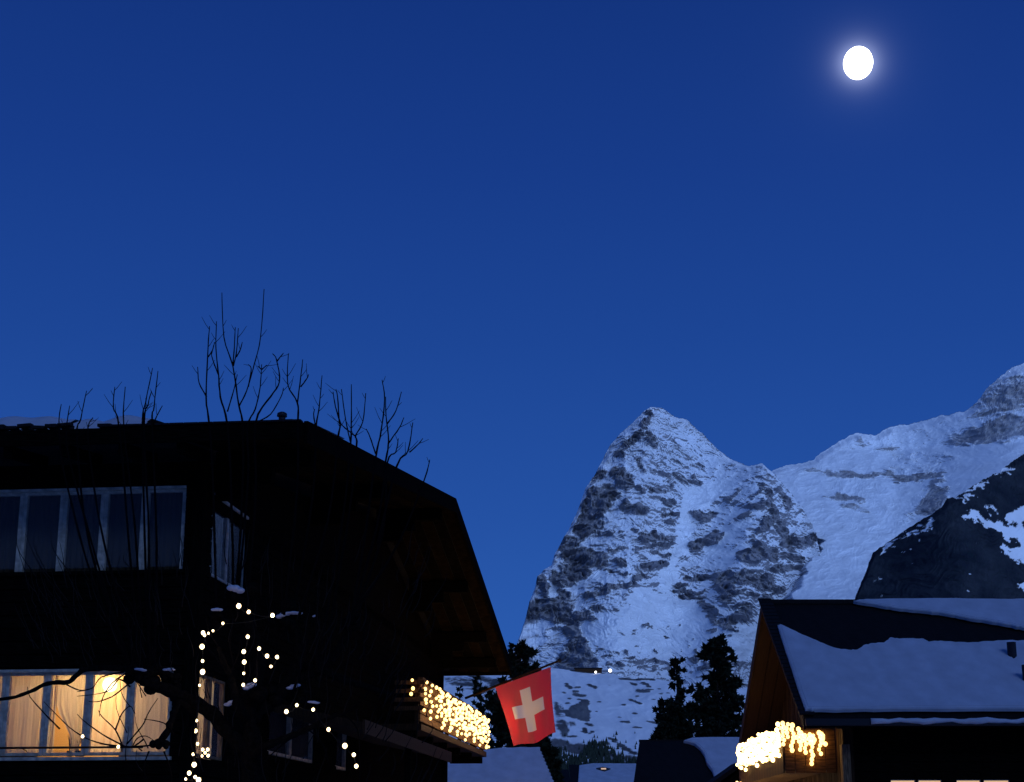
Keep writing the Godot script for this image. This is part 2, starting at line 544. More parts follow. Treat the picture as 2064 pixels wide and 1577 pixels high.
func make_mountains() -> void:
	for n in [face_noise, fine_noise, soft_noise]:
		n.noise_type = FastNoiseLite.TYPE_SIMPLEX_SMOOTH
	face_noise.seed = 21
	face_noise.frequency = 0.0052
	face_noise.fractal_type = FastNoiseLite.FRACTAL_RIDGED
	face_noise.fractal_octaves = 5
	fine_noise.seed = 5
	fine_noise.frequency = 0.011
	fine_noise.fractal_octaves = 5
	fine_noise.fractal_gain = 0.6
	soft_noise.seed = 9
	soft_noise.frequency = 0.004
	soft_noise.fractal_octaves = 3
	# the great peak
	var peak_d := func(x: float, y: float) -> float:
		var d := 6550.0 + 0.72 * (y - 750.0)
		var q := seen_at(x, y, d)
		var c1 := q.x - (1310.0 - (q.y - 830.0) * 0.16)
		var c2 := q.x - (1540.0 - (q.y - 945.0) * 0.24)
		return d - 150.0 * exp(-c1 * c1 / 5200.0) - 190.0 * exp(-c2 * c2 / 3200.0) + 0.9 * maxf(0.0, 1190.0 - q.x)
	terrain("mountain", "steep pyramid shaped snow and rock peak right of the left chalet", [[850, 1345], [1000, 1330], [1042, 1298], [1052, 1270], [1060, 1243], [1068, 1210], [1078, 1185], [1084, 1160], [1100, 1145], [1112, 1138], [1118, 1118], [1130, 1095], [1150, 1060], [1168, 1020], [1180, 985], [1195, 960], [1205, 945], [1213, 930], [1230, 895], [1250, 873], [1265, 860], [1281, 845], [1297, 830], [1310, 820], [1322, 819], [1336, 822], [1352, 832], [1363, 840], [1375, 839], [1386, 844], [1400, 858], [1420, 876], [1440, 895], [1450, 906], [1465, 917], [1490, 931], [1512, 937], [1528, 934], [1539, 931], [1546, 941], [1572, 966], [1599, 994], [1618, 1018], [1629, 1038], [1640, 1058], [1650, 1068], [1655, 1084], [1658, 1180], [1662, 1280], [1690, 1300]], 850, 1690, 500, 820, 580, peak_d, [
		[1198, 997, 1229, 997, 13.5, 1.3], [1188, 1022, 1217, 1022, 13.5, 1.3], [1179, 1047, 1204, 1054, 12.1, 1.3], [1160, 1069, 1185, 1073, 8.6, 1], [1144, 1089, 1160, 1092, 8.6, 1.1], [1131, 1104, 1147, 1104, 8.1, 1.1], [1198, 971, 1210, 952, 6.7, 0.5], [1242, 952, 1261, 978, 10.8, 1.1], [1267, 965, 1270, 971, 6.7, 0.9],
		[1286, 927, 1299, 949, 5.9, 0.5], [1248, 917, 1261, 895, 7.5, 0.45], [1274, 889, 1289, 870, 6.5, 0.5], [1299, 857, 1310, 835, 5.9, 0.9], [1305, 873, 1321, 901, 4.9, 0.6], [1264, 1022, 1293, 1028, 10.2, 0.8], [1286, 981, 1299, 990, 5.9, 0.6], [1315, 990, 1337, 990, 4.9, 0.7], [1337, 1012, 1356, 1016, 4.0, 0.7],
		[1337, 1038, 1366, 1035, 4.0, 0.8], [1337, 1047, 1359, 1060, 2.4, 0.7], [1255, 1073, 1283, 1073, 3.5, 0.9], [1198, 1073, 1236, 1076, 3.8, 0.4], [1226, 1108, 1261, 1108, 3.5, 1], [1274, 1108, 1302, 1106, 3.5, 0.8], [1296, 1085, 1318, 1082, 7.5, 1], [1324, 1085, 1353, 1085, 5.9, 1], [1318, 1101, 1369, 1098, 3.0, 0.9],
		[1315, 1114, 1347, 1117, 3.0, 0.9], [1293, 1136, 1337, 1133, 4.3, 0.7], [1315, 1142, 1337, 1136, 4.9, 1], [1242, 1130, 1261, 1136, 5.4, 0.6], [1223, 1149, 1267, 1158, 3.2, 0.8], [1274, 1168, 1305, 1161, 3.8, 0.8], [1248, 1180, 1274, 1180, 4.0, 1], [1210, 1187, 1242, 1184, 5.4, 1], [1179, 1203, 1223, 1196, 3.8, 1],
		[1198, 1228, 1210, 1225, 4.0, 0.9], [1163, 1241, 1191, 1244, 6.7, 1], [1147, 1117, 1210, 1130, 14.8, 1.4], [1147, 1149, 1172, 1158, 13.5, 1.3], [1144, 1174, 1147, 1180, 6.7, 1], [1166, 1174, 1217, 1152, 4.9, -1], [1093, 1165, 1099, 1196, 8.1, 1.1], [1125, 1165, 1134, 1171, 10.8, 1.1], [1109, 1180, 1115, 1203, 5.9, -0.9],
		[1125, 1196, 1140, 1203, 6.7, 0.8], [1077, 1228, 1134, 1222, 16.2, 1.4], [1115, 1244, 1140, 1244, 12.1, 1.2], [1153, 1269, 1166, 1288, 13.5, 1.6], [1163, 1301, 1185, 1336, 14.8, 1.6], [1140, 1333, 1185, 1345, 13.5, 1.4], [1397, 1035, 1416, 1044, 9.4, 1.2], [1429, 1041, 1442, 1035, 6.7, 1], [1369, 1054, 1394, 1054, 3.2, 0.7],
		[1400, 1104, 1442, 1085, 8.1, 1], [1445, 1073, 1451, 1076, 4.3, 0.9], [1366, 1139, 1378, 1123, 5.4, 0.9], [1464, 1009, 1486, 990, 5.4, 0.6], [1492, 1041, 1511, 1035, 5.4, 0.7], [1511, 1019, 1534, 1016, 6.7, 0.8], [1515, 1003, 1540, 978, 3.2, 0.6], [1546, 990, 1556, 1028, 8.1, 1.1], [1540, 1060, 1556, 1047, 8.1, 1.1],
		[1527, 1073, 1540, 1066, 5.4, 0.9], [1515, 1085, 1516, 1087, 5.9, 0.9], [1496, 1120, 1527, 1123, 12.1, 1.3], [1527, 1104, 1556, 1117, 13.5, 1.2], [1572, 990, 1591, 1022, 8.1, 0.6], [1559, 1028, 1578, 1060, 8.1, 0.7], [1572, 1069, 1588, 1104, 9.7, 0.8], [1600, 1092, 1632, 1089, 10.8, 1], [1575, 1120, 1616, 1127, 6.7, 0.8],
		[1559, 1149, 1607, 1142, 5.9, 0.9], [1445, 1161, 1470, 1161, 6.7, 1.3], [1458, 1174, 1461, 1209, 10.8, 1.5], [1477, 1168, 1553, 1171, 10.8, 1.2], [1388, 1165, 1439, 1168, 5.9, 1], [1353, 1177, 1375, 1184, 3.8, 0.9], [1353, 1190, 1413, 1193, 2.7, 1], [1369, 1206, 1410, 1203, 4.9, 1.1], [1413, 1215, 1435, 1238, 6.7, 1.1],
		[1435, 1241, 1454, 1263, 5.9, 1.3], [1461, 1257, 1505, 1234, 8.1, 1.5], [1477, 1196, 1527, 1199, 2.2, 0.9], [1473, 1219, 1515, 1222, 1.9, 0.9], [1527, 1180, 1578, 1184, 5.4, 0.9], [1540, 1199, 1572, 1193, 3.8, 0.8], [1378, 1187, 1432, 1184, 2.4, -0.6], [1397, 997, 1464, 981, 14.8, -1.6], [1426, 1009, 1400, 1028, 8.1, -1],
		[1385, 1019, 1378, 1079, 12.1, -1], [1375, 1101, 1343, 1180, 12.9, -1.1], [1299, 1219, 1378, 1241, 26.9, -1.8], [1210, 1276, 1416, 1282, 29.6, -1.6], [1255, 1253, 1289, 1234, 16.2, -1.2], [1432, 1307, 1559, 1285, 24.3, -1.8], [1052, 1276, 1109, 1257, 8.1, -1.5], [1090, 1288, 1052, 1314, 7.0, -0.8], [1264, 1041, 1267, 1180, 2.7, -1],
		[1432, 1123, 1483, 1060, 9.2, -0.6], [1454, 1133, 1515, 1095, 7.0, -0.5], [1572, 1250, 1534, 1250, 9.2, -1.2], [1607, 1196, 1578, 1244, 10.8, -1.6], [1375, 879, 1439, 933, 18.9, -0.3], [1432, 952, 1470, 959, 8.1, -0.3], [1362, 959, 1394, 971, 6.5, 0.35], [1394, 936, 1439, 949, 4.3, 0.3], [1324, 940, 1356, 978, 4.9, 0.3],
		[1400, 965, 1410, 973, 2.7, 0.6], [900, 1350, 1040, 1340, 30, 0.3]
	] + dashes(70, 1190, 1500, 1255, 1350, 3.0, 2.0), {"base": 0.11, "amp": 58.0, "jag": 5.0, "ledge": 0.85, "warp": 19.0, "grid": 2, "calm": 0.26, "grit": 0.56, "crisp": 0.055, "ribs": [1385, 1140, 1455, 935], "rock": Color(0.20, 0.197, 0.22), "rock2": Color(0.29, 0.28, 0.305), "lie": 0.55, "dust": 0.17, "tilt": 0.35, "gain": 1.22})
	# the glacier bowl and the long crest behind it
	var far_d := func(x: float, y: float) -> float:
		var d := 6560.0 + 1.6 * (y - 1000.0) if y < 1900.0 else 8000.0 + 0.55 * (y - 1900.0)
		var q := seen_at(x, y, d)
		var edge := 1618.0 + 50.0 * smoothstep(1072.0, 1094.0, q.y) - clampf(q.y - 1089.0, 0.0, 116.0) * 0.60 + maxf(q.y - 1205.0, 0.0) * 0.8 + 26.0 * fine_noise.get_noise_1d(q.y * 1.6)
		return d - 420.0 * smoothstep(1800.0, 2030.0, q.x) + 1500.0 * smoothstep(0.0, 36.0, edge - q.x) * smoothstep(1000.0, 1090.0, q.y)
	terrain("mountain_ridge", "long snowy crest above a white glacier behind the right chalet", [[1310, 1040], [1480, 990], [1540, 958], [1560, 946], [1590, 935], [1620, 931], [1640, 926], [1655, 912], [1668, 905], [1685, 893], [1700, 884], [1718, 874], [1732, 870], [1752, 873], [1766, 876], [1776, 870], [1790, 861], [1810, 856], [1840, 851], [1880, 842], [1905, 833], [1915, 835], [1930, 829], [1950, 826], [1968, 812], [1978, 802], [1990, 782], [2010, 765], [2025, 752], [2036, 744], [2045, 736], [2064, 730], [2090, 724], [2200, 700], [2300, 690]], 1310, 2300, 760, 620, 470, far_d, [
		[1630, 948, 1790, 960, 5, 0.6], [1790, 958, 1910, 958, 6, 0.6], [1675, 955, 1760, 962, 7, 1.3], [1760, 960, 1800, 952, 5, 0.7], [1805, 965, 1845, 968, 9, 1.5], [1850, 962, 1900, 956, 7, 1.3], [1785, 915, 1900, 925, 22, 0.5], [1790, 945, 1890, 945, 12, 0.45], [1935, 890, 2040, 860, 20, 1.0], [1985, 885, 2064, 860, 24, 0.9], [2040, 790, 2150, 800, 50, 0.5],
		[1990, 830, 2064, 790, 26, 0.4], [1665, 1003, 1690, 1001, 6, 1.3], [1700, 1004, 1735, 1006, 9, 1.2], [1704, 1020, 1745, 1030, 8, 0.9], [1725, 1040, 1742, 1047, 5, 0.9], [1872, 1030, 1902, 975, 15, 1.3], [1895, 970, 1900, 972, 10, 1.0], [1825, 1055, 1880, 975, 12, 0.42], [1732, 882, 1735, 895, 5, 0.5],
		[1915, 975, 2000, 905, 18, -1.6], [1940, 985, 2070, 905, 9, -0.8], [1650, 920, 1780, 925, 20, -0.6], [1620, 1000, 1640, 1010, 30, -1.0], [1680, 1100, 1760, 1080, 60, -1.0], [1975, 925, 1985, 915, 7, 0.9], [1960, 945, 1968, 938, 5, 0.9], [1570, 940, 1700, 960, 8, 0.35]
	], {"base": 0.02, "amp": 28.0, "calm": 0.3, "jag": 7.0, "rock": Color(0.22, 0.215, 0.235), "rock2": Color(0.32, 0.31, 0.33), "lie": 0.42, "ledge": 1.1, "dust": 0.45, "tilt": -0.3})
	# the dark shoulder in front of it
	var dark_d := func(x: float, y: float) -> float:
		var d := 4700.0 + 0.5 * (y - 600.0)
		return d - 200.0 * exp(-pow((seen_at(x, y, d).x - 1900.0) / 90.0, 2.0))
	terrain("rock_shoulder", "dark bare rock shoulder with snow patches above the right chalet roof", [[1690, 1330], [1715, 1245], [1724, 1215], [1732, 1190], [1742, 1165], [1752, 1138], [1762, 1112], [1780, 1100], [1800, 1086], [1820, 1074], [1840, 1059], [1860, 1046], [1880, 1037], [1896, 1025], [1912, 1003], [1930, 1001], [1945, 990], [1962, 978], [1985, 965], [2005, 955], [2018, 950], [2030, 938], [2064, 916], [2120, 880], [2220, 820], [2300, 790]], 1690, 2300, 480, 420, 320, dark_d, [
		[1955, 1038, 2000, 1058, 9, -2.35], [2000, 1058, 2050, 1075, 11, -2.35], [2040, 1045, 2080, 1020, 10, -2.35], [2022, 1106, 2070, 1118, 11, -2.35], [2060, 1080, 2080, 1120, 16, -2.35], [1770, 1116, 1800, 1098, 3, -2.0], [1868, 1058, 1880, 1046, 4, -2.8], [1945, 1003, 1965, 1006, 3, -2.4], [2020, 960, 2040, 945, 5, -2.35], [1836, 1076, 1855, 1062, 2, -1.8],
		[2060, 1180, 2100, 1200, 12, -1.6], [1945, 990, 1985, 968, 2.5, -2.2], [1780, 1108, 1830, 1075, 2.0, -1.6], [1842, 1090, 1846, 1096, 2, -1.4], [1920, 1004, 1950, 1012, 1.6, -2.0], [1990, 1020, 2010, 1035, 3, -1.6], [1955, 1030, 1965, 1050, 3, -1.8], [2050, 1060, 2064, 1040, 6, -2.4]
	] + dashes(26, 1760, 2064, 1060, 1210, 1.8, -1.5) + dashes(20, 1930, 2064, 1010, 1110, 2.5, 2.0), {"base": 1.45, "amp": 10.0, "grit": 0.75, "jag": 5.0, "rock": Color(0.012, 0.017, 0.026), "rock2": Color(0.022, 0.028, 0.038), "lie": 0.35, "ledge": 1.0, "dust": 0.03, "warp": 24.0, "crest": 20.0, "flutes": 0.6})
	# the alp with the railway station, below the peak
	var alp_d := func(x: float, y: float) -> float:
		return 2500.0 + 4.3 * y
	terrain("alp_slope", "gentle snow slope with dark outcrops below the big peak", [[700, 1330], [880, 1337], [960, 1343], [1040, 1338], [1090, 1344], [1115, 1347], [1150, 1351], [1200, 1357], [1240, 1359], [1255, 1366], [1270, 1369], [1320, 1369], [1360, 1376], [1420, 1380], [1540, 1388], [1700, 1395]], 700, 1700, 20, 480, 300, alp_d, [
		[1144, 1437, 1172, 1420, 5, 2.2], [1178, 1415, 1179, 1450, 5, 2.2], [1148, 1441, 1172, 1448, 6, 2.2], [1160, 1434, 1172, 1434, 8, 2.0], [1160, 1400, 1176, 1404, 4, 1.6], [1250, 1369, 1318, 1371, 3, 1.6], [1275, 1379, 1280, 1380, 4, 1.4], [1295, 1378, 1308, 1383, 3, 1.4], [1285, 1392, 1310, 1396, 3, 1.0], [1270, 1410, 1290, 1418, 3, 1.2], [1310, 1454, 1322, 1458, 3, 1.4], [1255, 1457, 1265, 1457, 3, 1.2], [1140, 1380, 1150, 1387, 3, 1.4], [1190, 1382, 1200, 1387, 4, 1.2],
		[1125, 1420, 1135, 1490, 10, 0.5], [1150, 1460, 1140, 1480, 7, 0.45], [1175, 1470, 1177, 1475, 3, 1.3], [1230, 1490, 1238, 1494, 3, 1.3], [1250, 1502, 1275, 1518, 4, 1.4], [905, 1360, 1000, 1390, 26, 0.55], [1150, 1352, 1215, 1357, 3, 1.2], [1120, 1500, 1280, 1535, 14, 0.8], [1240, 1400, 1300, 1400, 20, 0.25]
	] + dashes(45, 1230, 1480, 1370, 1470, 2.2, 1.5) + dashes(25, 1125, 1210, 1380, 1500, 3.0, 1.4), {"base": -0.05, "amp": 22.0, "calm": 0.55, "grit": 0.6, "jag": 1.5, "rock": Color(0.05, 0.048, 0.055), "rock2": Color(0.10, 0.098, 0.105), "lie": 0.9, "ledge": 0.8, "dust": 0.15, "warp": 5.0, "crest": 4.0, "flutes": 0.0})
	# wooded lip below the alp, trees far beyond counting
	var st := mb()
	for k in 3:
		var r0: float = [1.0, 0.75, 0.45][k]
		for s in 7:
			var a := TAU * s / 7
			var b := TAU * (s + 1) / 7
			tri(st, Vector3(cos(a) * r0, k * 0.9 + 0.5, sin(a) * r0), Vector3(cos(b) * r0, k * 0.9 + 0.5, sin(b) * r0), Vector3(0, k * 0.9 + 2.2, 0), Vector3(cos(a), 0.5, sin(a)))
	st.generate_normals()
	var mm := MultiMesh.new()
	mm.transform_format = MultiMesh.TRANSFORM_3D
	mm.mesh = st.commit()
	var spots := []
	while spots.size() < 1500:
		var px := rng.randf_range(1090, 1310)
		var k := rng.randf()
		var edge := 1512.0 + 16.0 * sin(px * 0.045) + 8.0 * sin(px * 0.13 + 1.0)
		if px > 1225: edge = 1500.0 + (px - 1225.0) * 0.75 + 6.0 * sin(px * 0.2)
		var py := edge + 60.0 * k + rng.randf_range(-4, 4)
		if px > 1222 and px < 1262 and py - edge < 26.0 and rng.randf() < 0.8: continue
		var p := trace(px, py, alp_d)
		spots.append(Transform3D(Basis.from_scale(Vector3(1, rng.randf_range(1.0, 1.5), 1) * rng.randf_range(2.2, 3.6)), p - Vector3(0, 2, 0)))
	for k in 26:
		var p := trace(rng.randf_range(1120, 1290), rng.randf_range(1480, 1515), alp_d)
		spots.append(Transform3D(Basis.from_scale(Vector3.ONE * rng.randf_range(1.6, 2.6)), p - Vector3(0, 1, 0)))
	mm.instance_count = spots.size()
	for i in spots.size(): mm.set_instance_transform(i, spots[i])
	var woods := MultiMeshInstance3D.new()
	woods.name = "forest"
	woods.multimesh = mm
	woods.material_override = M.forest
	add_child(woods, true)
	meta(woods, "dark far conifer forest along the lower edge of the snow slope", "forest", "", "stuff")
	# mountain station with its two lamps
	var sp := trace(1190, 1352, alp_d)
	var station := thing("mountain_station", "tiny mountain station building on the shoulder right of the flag", "building", Vector3(sp.x, sp.y - 3.0, sp.z + 8.0))
	part("wall", boxed(Vector3(-42, -6, -8), Vector3(30, 6, 8)), M.brown_wood_deep, station)
	st = mb()
	prism(st, PackedVector2Array([Vector2(-9, 6.1), Vector2(9, 6.1), Vector2(0, 9.5)]), Vector3(-44, 0, 0), Vector3(0, 0, 1), Vector3.UP, Vector3.RIGHT, 76)
	part("roof", st, M.bare_roof, station)
	for q in [[1229, 1354, 4.4, "bright white lamp farthest right on the station shoulder"], [1200, 1357, 2.8, "smaller yellow lamp beside the mountain station building"]]:
		var lp := trace(q[0], q[1], alp_d) + Vector3(0, 0, 22)
		var lamp := thing("station_lamp", q[3], "lamp", lp, 0.0, "lamps at the mountain station")
		st = mb()
		ball(st, Vector3.ZERO, Vector3.ONE * q[2], 10, 7)
		part("lamp_globe", st, M.station_light, lamp)
		st = mb()
		tube(st, [Vector3(0, -14, 0), Vector3(0, -q[2] * 0.9, 0)], [0.5, 0.4])
		part("mast", st, M.metal, lamp)

# ---------------------------------------------------------------- buildings
# boards laid side by side on a wall: rows along `run`, cut round holes [a0, a1, y0, y1]
func boards(parent: Node, called: String, o: Vector3, run: Vector3, n: Vector3, a0: float, a1: float, y0: float, y1: float, pitch: float, holes: Array, mats: Array) -> void:
	var y := y0
	var row := 0
	while y < y1 - 0.02:
		var ye := minf(y + pitch - 0.012, y1)
		var cuts := [[a0, a1]]
		for h in holes:
			if h[3] <= y + 0.01 or h[2] >= ye - 0.01: continue
			var left := []
			for c in cuts:
				if h[1] <= c[0] or h[0] >= c[1]: left.append(c)
				else:
					if h[0] - c[0] > 0.02: left.append([c[0], h[0]])
					if c[1] - h[1] > 0.02: left.append([h[1], c[1]])
			cuts = left
		for c in cuts:
			var st := mb()
			var out := 0.022 + 0.006 * rng.randf()
			var t := Transform3D(Basis(run, Vector3.UP, n), o)
			var flip := run.cross(Vector3.UP).dot(n) < 0
			if flip: t = Transform3D(Basis(-run, Vector3.UP, n), o)
			var lo: float = -c[1] if flip else c[0]
			var hi: float = -c[0] if flip else c[1]
			bx(st, Vector3(lo, y, 0.002), Vector3(hi, ye - 0.01, out), t)
			part(called, st, mats[row % mats.size()], parent)
		y += pitch
		row += 1

# a wall slab with openings [a0, a1, y0, y1], thick towards -n
func wall(st: SurfaceTool, o: Vector3, run: Vector3, n: Vector3, a0: float, a1: float, y0: float, y1: float, thick: float, holes: Array) -> void:
	var ys := [y0, y1]
	var xs := [a0, a1]
	for h in holes:
		ys.append_array([h[2], h[3]])
		xs.append_array([h[0], h[1]])
	ys.sort()
	xs.sort()
	for i in xs.size() - 1:
		for j in ys.size() - 1:
			if xs[i + 1] - xs[i] < 1e-4 or ys[j + 1] - ys[j] < 1e-4: continue
			var cx: float = (xs[i] + xs[i + 1]) / 2
			var cy: float = (ys[j] + ys[j + 1]) / 2
			var open := false
			for h in holes:
				if cx > h[0] and cx < h[1] and cy > h[2] and cy < h[3]: open = true
			if open: continue
			var a: Vector3 = o + run * xs[i] + Vector3.UP * ys[j]
			var b: Vector3 = o + run * xs[i + 1] + Vector3.UP * ys[j + 1] - n * thick
			bx(st, Vector3(minf(a.x, b.x), minf(a.y, b.y), minf(a.z, b.z)), Vector3(maxf(a.x, b.x), maxf(a.y, b.y), maxf(a.z, b.z)))

# a pleated hanging between a0 and a1, hem heights given by low(t)
func drapery(o: Vector3, run: Vector3, n: Vector3, a0: float, a1: float, y_top: float, low: Callable, folds: float, deep: float, a_low: Callable) -> SurfaceTool:
	var st := mb()
	st.set_smooth_group(0)
	var nu := 48
	var nv := 8
	var g := []
	for i in nu + 1:
		var col := []
		var t := float(i) / nu
		for j in nv + 1:
			var s := float(j) / nv
			var y := lerpf(y_top, (low as Callable).call(t), s)
			var a: float = lerpf(a0, a1, t) + (a_low as Callable).call(t, s)
			var w := sin(t * folds * TAU + 0.7 * sin(t * 9.0)) * deep * (0.5 + 0.5 * s) + 0.3 * deep * sin(t * folds * 3.1 * TAU)
			col.append(o + run * a + Vector3.UP * y + n * w)
		g.append(col)
	for i in nu:
		for j in nv:
			quad(st, g[i][j], g[i + 1][j], g[i + 1][j + 1], g[i][j + 1], n)
	return st

# one casement: frame with a pane in it
func casement(house: Node, o: Vector3, run: Vector3, n: Vector3, a0: float, a1: float, y0: float, y1: float, bar_w := 0.05, paint := "white_paint", pane := "glass", low := true) -> MeshInstance3D:
	var st := mb()
	var add := func(p0: float, p1: float, q0: float, q1: float, d0: float, d1: float) -> void:
		var a: Vector3 = o + run * p0 + Vector3.UP * q0 + n * d0
		var b: Vector3 = o + run * p1 + Vector3.UP * q1 + n * d1
		bx(st, Vector3(minf(a.x, b.x), minf(a.y, b.y), minf(a.z, b.z)), Vector3(maxf(a.x, b.x), maxf(a.y, b.y), maxf(a.z, b.z)))
	(add as Callable).call(a0, a0 + bar_w, y0, y1, -0.09, -0.02)
	(add as Callable).call(a1 - bar_w, a1, y0, y1, -0.09, -0.02)
	if low: (add as Callable).call(a0 + bar_w, a1 - bar_w, y0, y0 + bar_w * 0.8, -0.088, -0.022)
	(add as Callable).call(a0 + bar_w, a1 - bar_w, y1 - bar_w * 0.7, y1, -0.088, -0.022)
	var w := part("window", st, M[paint], house)
	st = mb()
	var a := o + run * (a0 + bar_w) + Vector3.UP * (y0 + bar_w * 0.8) - n * 0.05
	var b := o + run * (a1 - bar_w) + Vector3.UP * (y0 + bar_w * 0.8) - n * 0.05
	var up := Vector3.UP * (y1 - y0 - bar_w * 1.5)
	quad(st, a, b, b + up, a + up, n)
	part("pane", st, M[pane], w)
	return w

const CHALET := Vector3(-4.564, 0, -24.0)
const CHALET_TURN := -0.1117

func chalet_xf() -> Transform3D:
	return Transform3D(Basis(Vector3.UP, CHALET_TURN), CHALET)

# where a sight line meets the chalet's own plane x = c (axis 0) or z = c (axis 2)
func on_chalet(px: float, py: float, axis: int, c: float) -> Vector3:
	var inv := chalet_xf().affine_inverse()
	var e := inv * EYE
	var d := inv.basis * ray(px, py)
	return e + d * ((c - e[axis]) / d[axis])

func make_left_chalet() -> void:
	var h := thing("chalet", "large dark timber chalet with lit and unlit window rows on the left", "house", CHALET, CHALET_TURN)
	var X := Vector3.RIGHT
	var Z := Vector3.BACK
	var W := 7.2
	var DEEP := 23.4
	var top_win := [5.56, 6.79]
	var low_win := [2.9, 4.12]
	# openings: front wall (a = x), gable wall (a = -z)
	var front_holes := [[-6.0, -0.24, top_win[0], top_win[1]], [-6.0, -0.29, low_win[0], low_win[1]]]
	var side_holes := [[0.5, 2.45, top_win[0], top_win[1]], [0.2, 1.7, low_win[0], low_win[1]], [4.3, 7.7, 3.15, 4.0], [9.6, 10.7, 3.15, 4.0]]
	var st := mb()
	wall(st, Vector3.ZERO, X, Z, -W, 0, 0, 7.18, 0.24, front_holes)
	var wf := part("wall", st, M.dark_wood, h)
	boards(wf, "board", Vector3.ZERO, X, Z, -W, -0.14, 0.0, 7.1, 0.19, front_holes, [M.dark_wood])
	st = mb()
	wall(st, Vector3.ZERO, -Z, X, 0.24, DEEP, 0, 6.6, 0.24, side_holes)
	var poly := PackedVector2Array([Vector2(0.24, 6.6), Vector2(0.24, 7.2), Vector2(13.2, 8.85), Vector2(DEEP, 6.6)])
	prism(st, poly, Vector3(-0.24, 0, 0), -Z, Vector3.UP, X, 0.24)
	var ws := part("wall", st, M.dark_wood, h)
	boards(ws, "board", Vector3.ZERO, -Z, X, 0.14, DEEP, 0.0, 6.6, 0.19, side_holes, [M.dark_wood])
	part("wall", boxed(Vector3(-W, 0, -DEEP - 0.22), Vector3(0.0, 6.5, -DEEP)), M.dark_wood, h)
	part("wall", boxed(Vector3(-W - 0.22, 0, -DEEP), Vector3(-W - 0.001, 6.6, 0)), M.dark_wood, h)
	part("corner_post", boxed(Vector3(-0.13, 0, -0.13), Vector3(0.05, 7.15, 0.05)), M.dark_wood_upright, h)
	# roof: two slopes, ridge running away from the gable
	var vx := 1.84
	var e1 := Vector2(1.2, 7.42)
	var rg := Vector2(-13.2, 9.27)
	var e2 := Vector2(-24.5, 6.74)
	var th := 0.17
	st = mb()
	var sect := PackedVector2Array([e1, rg, e2, e2 - Vector2(0, th), rg - Vector2(0, th), e1 - Vector2(0, th)])
	prism(st, sect, Vector3(-W - 2.0, 0, 0), Z, Vector3.UP, X, W + 2.0 + vx - 0.06)
	var roof := part("roof", st, M.bare_roof, h)
	# bargeboards on the gable, fascia on the eaves
	for s in [[e1, rg], [rg, e2]]:
		st = mb()
		var a: Vector2 = s[0]
		var b: Vector2 = s[1]
		prism(st, PackedVector2Array([a + Vector2(0, 0.02), b + Vector2(0, 0.02), b - Vector2(0, 0.3), a - Vector2(0, 0.3)]), Vector3(vx - 0.055, 0, 0), Z, Vector3.UP, X, 0.055)
		part("bargeboard", st, M.dark_wood, h)
	part("fascia", boxed(Vector3(-W - 2.0, e1.y - 0.24, e1.x + 0.002), Vector3(vx - 0.06, e1.y - 0.015, e1.x + 0.045)), M.dark_wood, h)
	part("fascia", boxed(Vector3(-W - 2.0, e2.y - 0.3, e2.x - 0.045), Vector3(vx - 0.06, e2.y - 0.015, e2.x - 0.002)), M.dark_wood, h)
	# soffit boards under the gable overhang, purlins and their brackets
	for s in [[e1, rg], [rg, e2]]:
		var a: Vector2 = s[0] - Vector2(0, th + 0.003)
		var b: Vector2 = s[1] - Vector2(0, th + 0.003)
		for k in 6:
			st = mb()
			prism(st, PackedVector2Array([a, b, b - Vector2(0, 0.022 + 0.008 * (k % 2)), a - Vector2(0, 0.022 + 0.008 * (k % 2))]), Vector3(0.06 + 0.285 * k, 0, 0), Z, Vector3.UP, X, 0.262)
			part("soffit_board", st, M.soffit_wood if k % 2 else M.dark_wood, h)
	for pz in [-0.6, -6.8, -13.2, -17.6, -21.2, -23.3]:
		var ry: float = e1.y + (rg.y - e1.y) * (e1.x - pz) / (e1.x - rg.x) if pz > rg.x else rg.y + (e2.y - rg.y) * (rg.x - pz) / (rg.x - e2.x)
		ry -= th + 0.05
		st = mb()
		bx(st, Vector3(0.03, ry - 0.26, pz - 0.12), Vector3(1.5, ry, pz + 0.12))
		if pz > -23.0: bx(st, Vector3(0.03, ry - 0.5, pz - 0.1), Vector3(0.9, ry - 0.262, pz + 0.1))
		if pz > -23.0: bx(st, Vector3(0.03, ry - 0.72, pz - 0.09), Vector3(0.6, ry - 0.502, pz + 0.09))
		part("purlin", st, M.dark_wood, h)
	for k in 9:
		st = mb()
		var x := -W + 0.4 + k * 0.85
		bar(st, Vector3(x, e1.y - 0.30, 1.15), Vector3(x, e1.y - 0.14, -0.2), 0.12, 0.16)
		part("rafter", st, M.dark_wood, h)
	# eave tiles, some broken away at the left; snow lying behind them
	var tx := -3.4
	while tx < vx - 0.1:
		var lift := 0.0
		var gone := tx > -1.72 and tx < -1.28
		if tx < -1.25: lift = 0.035 * rng.randf()
		st = mb()
		var w := rng.randf_range(0.16, 0.2) if tx < -1.2 else 0.2
		if not gone:
			bx(st, Vector3(0, 0.004, -0.1), Vector3(w, 0.045 if tx < -1.2 else 0.028, 0.06 if tx > -1.25 else rng.randf_range(0.02, 0.07)), Transform3D(Basis(Vector3.RIGHT, 0.06).rotated(Vector3.BACK, rng.randf_range(-0.09, 0.09) if tx < -1.2 else 0.0), Vector3(tx, e1.y + 0.01 + lift, e1.x)))
			if tx < -1.2: bx(st, Vector3(tx + 0.02, e1.y + 0.03, e1.x - 0.3), Vector3(tx + w * 0.7, e1.y + 0.07 + 0.05 * rng.randf(), e1.x - 0.08))
			part("roof_tile", st, M.roof_tile, roof)
		tx += w + 0.012
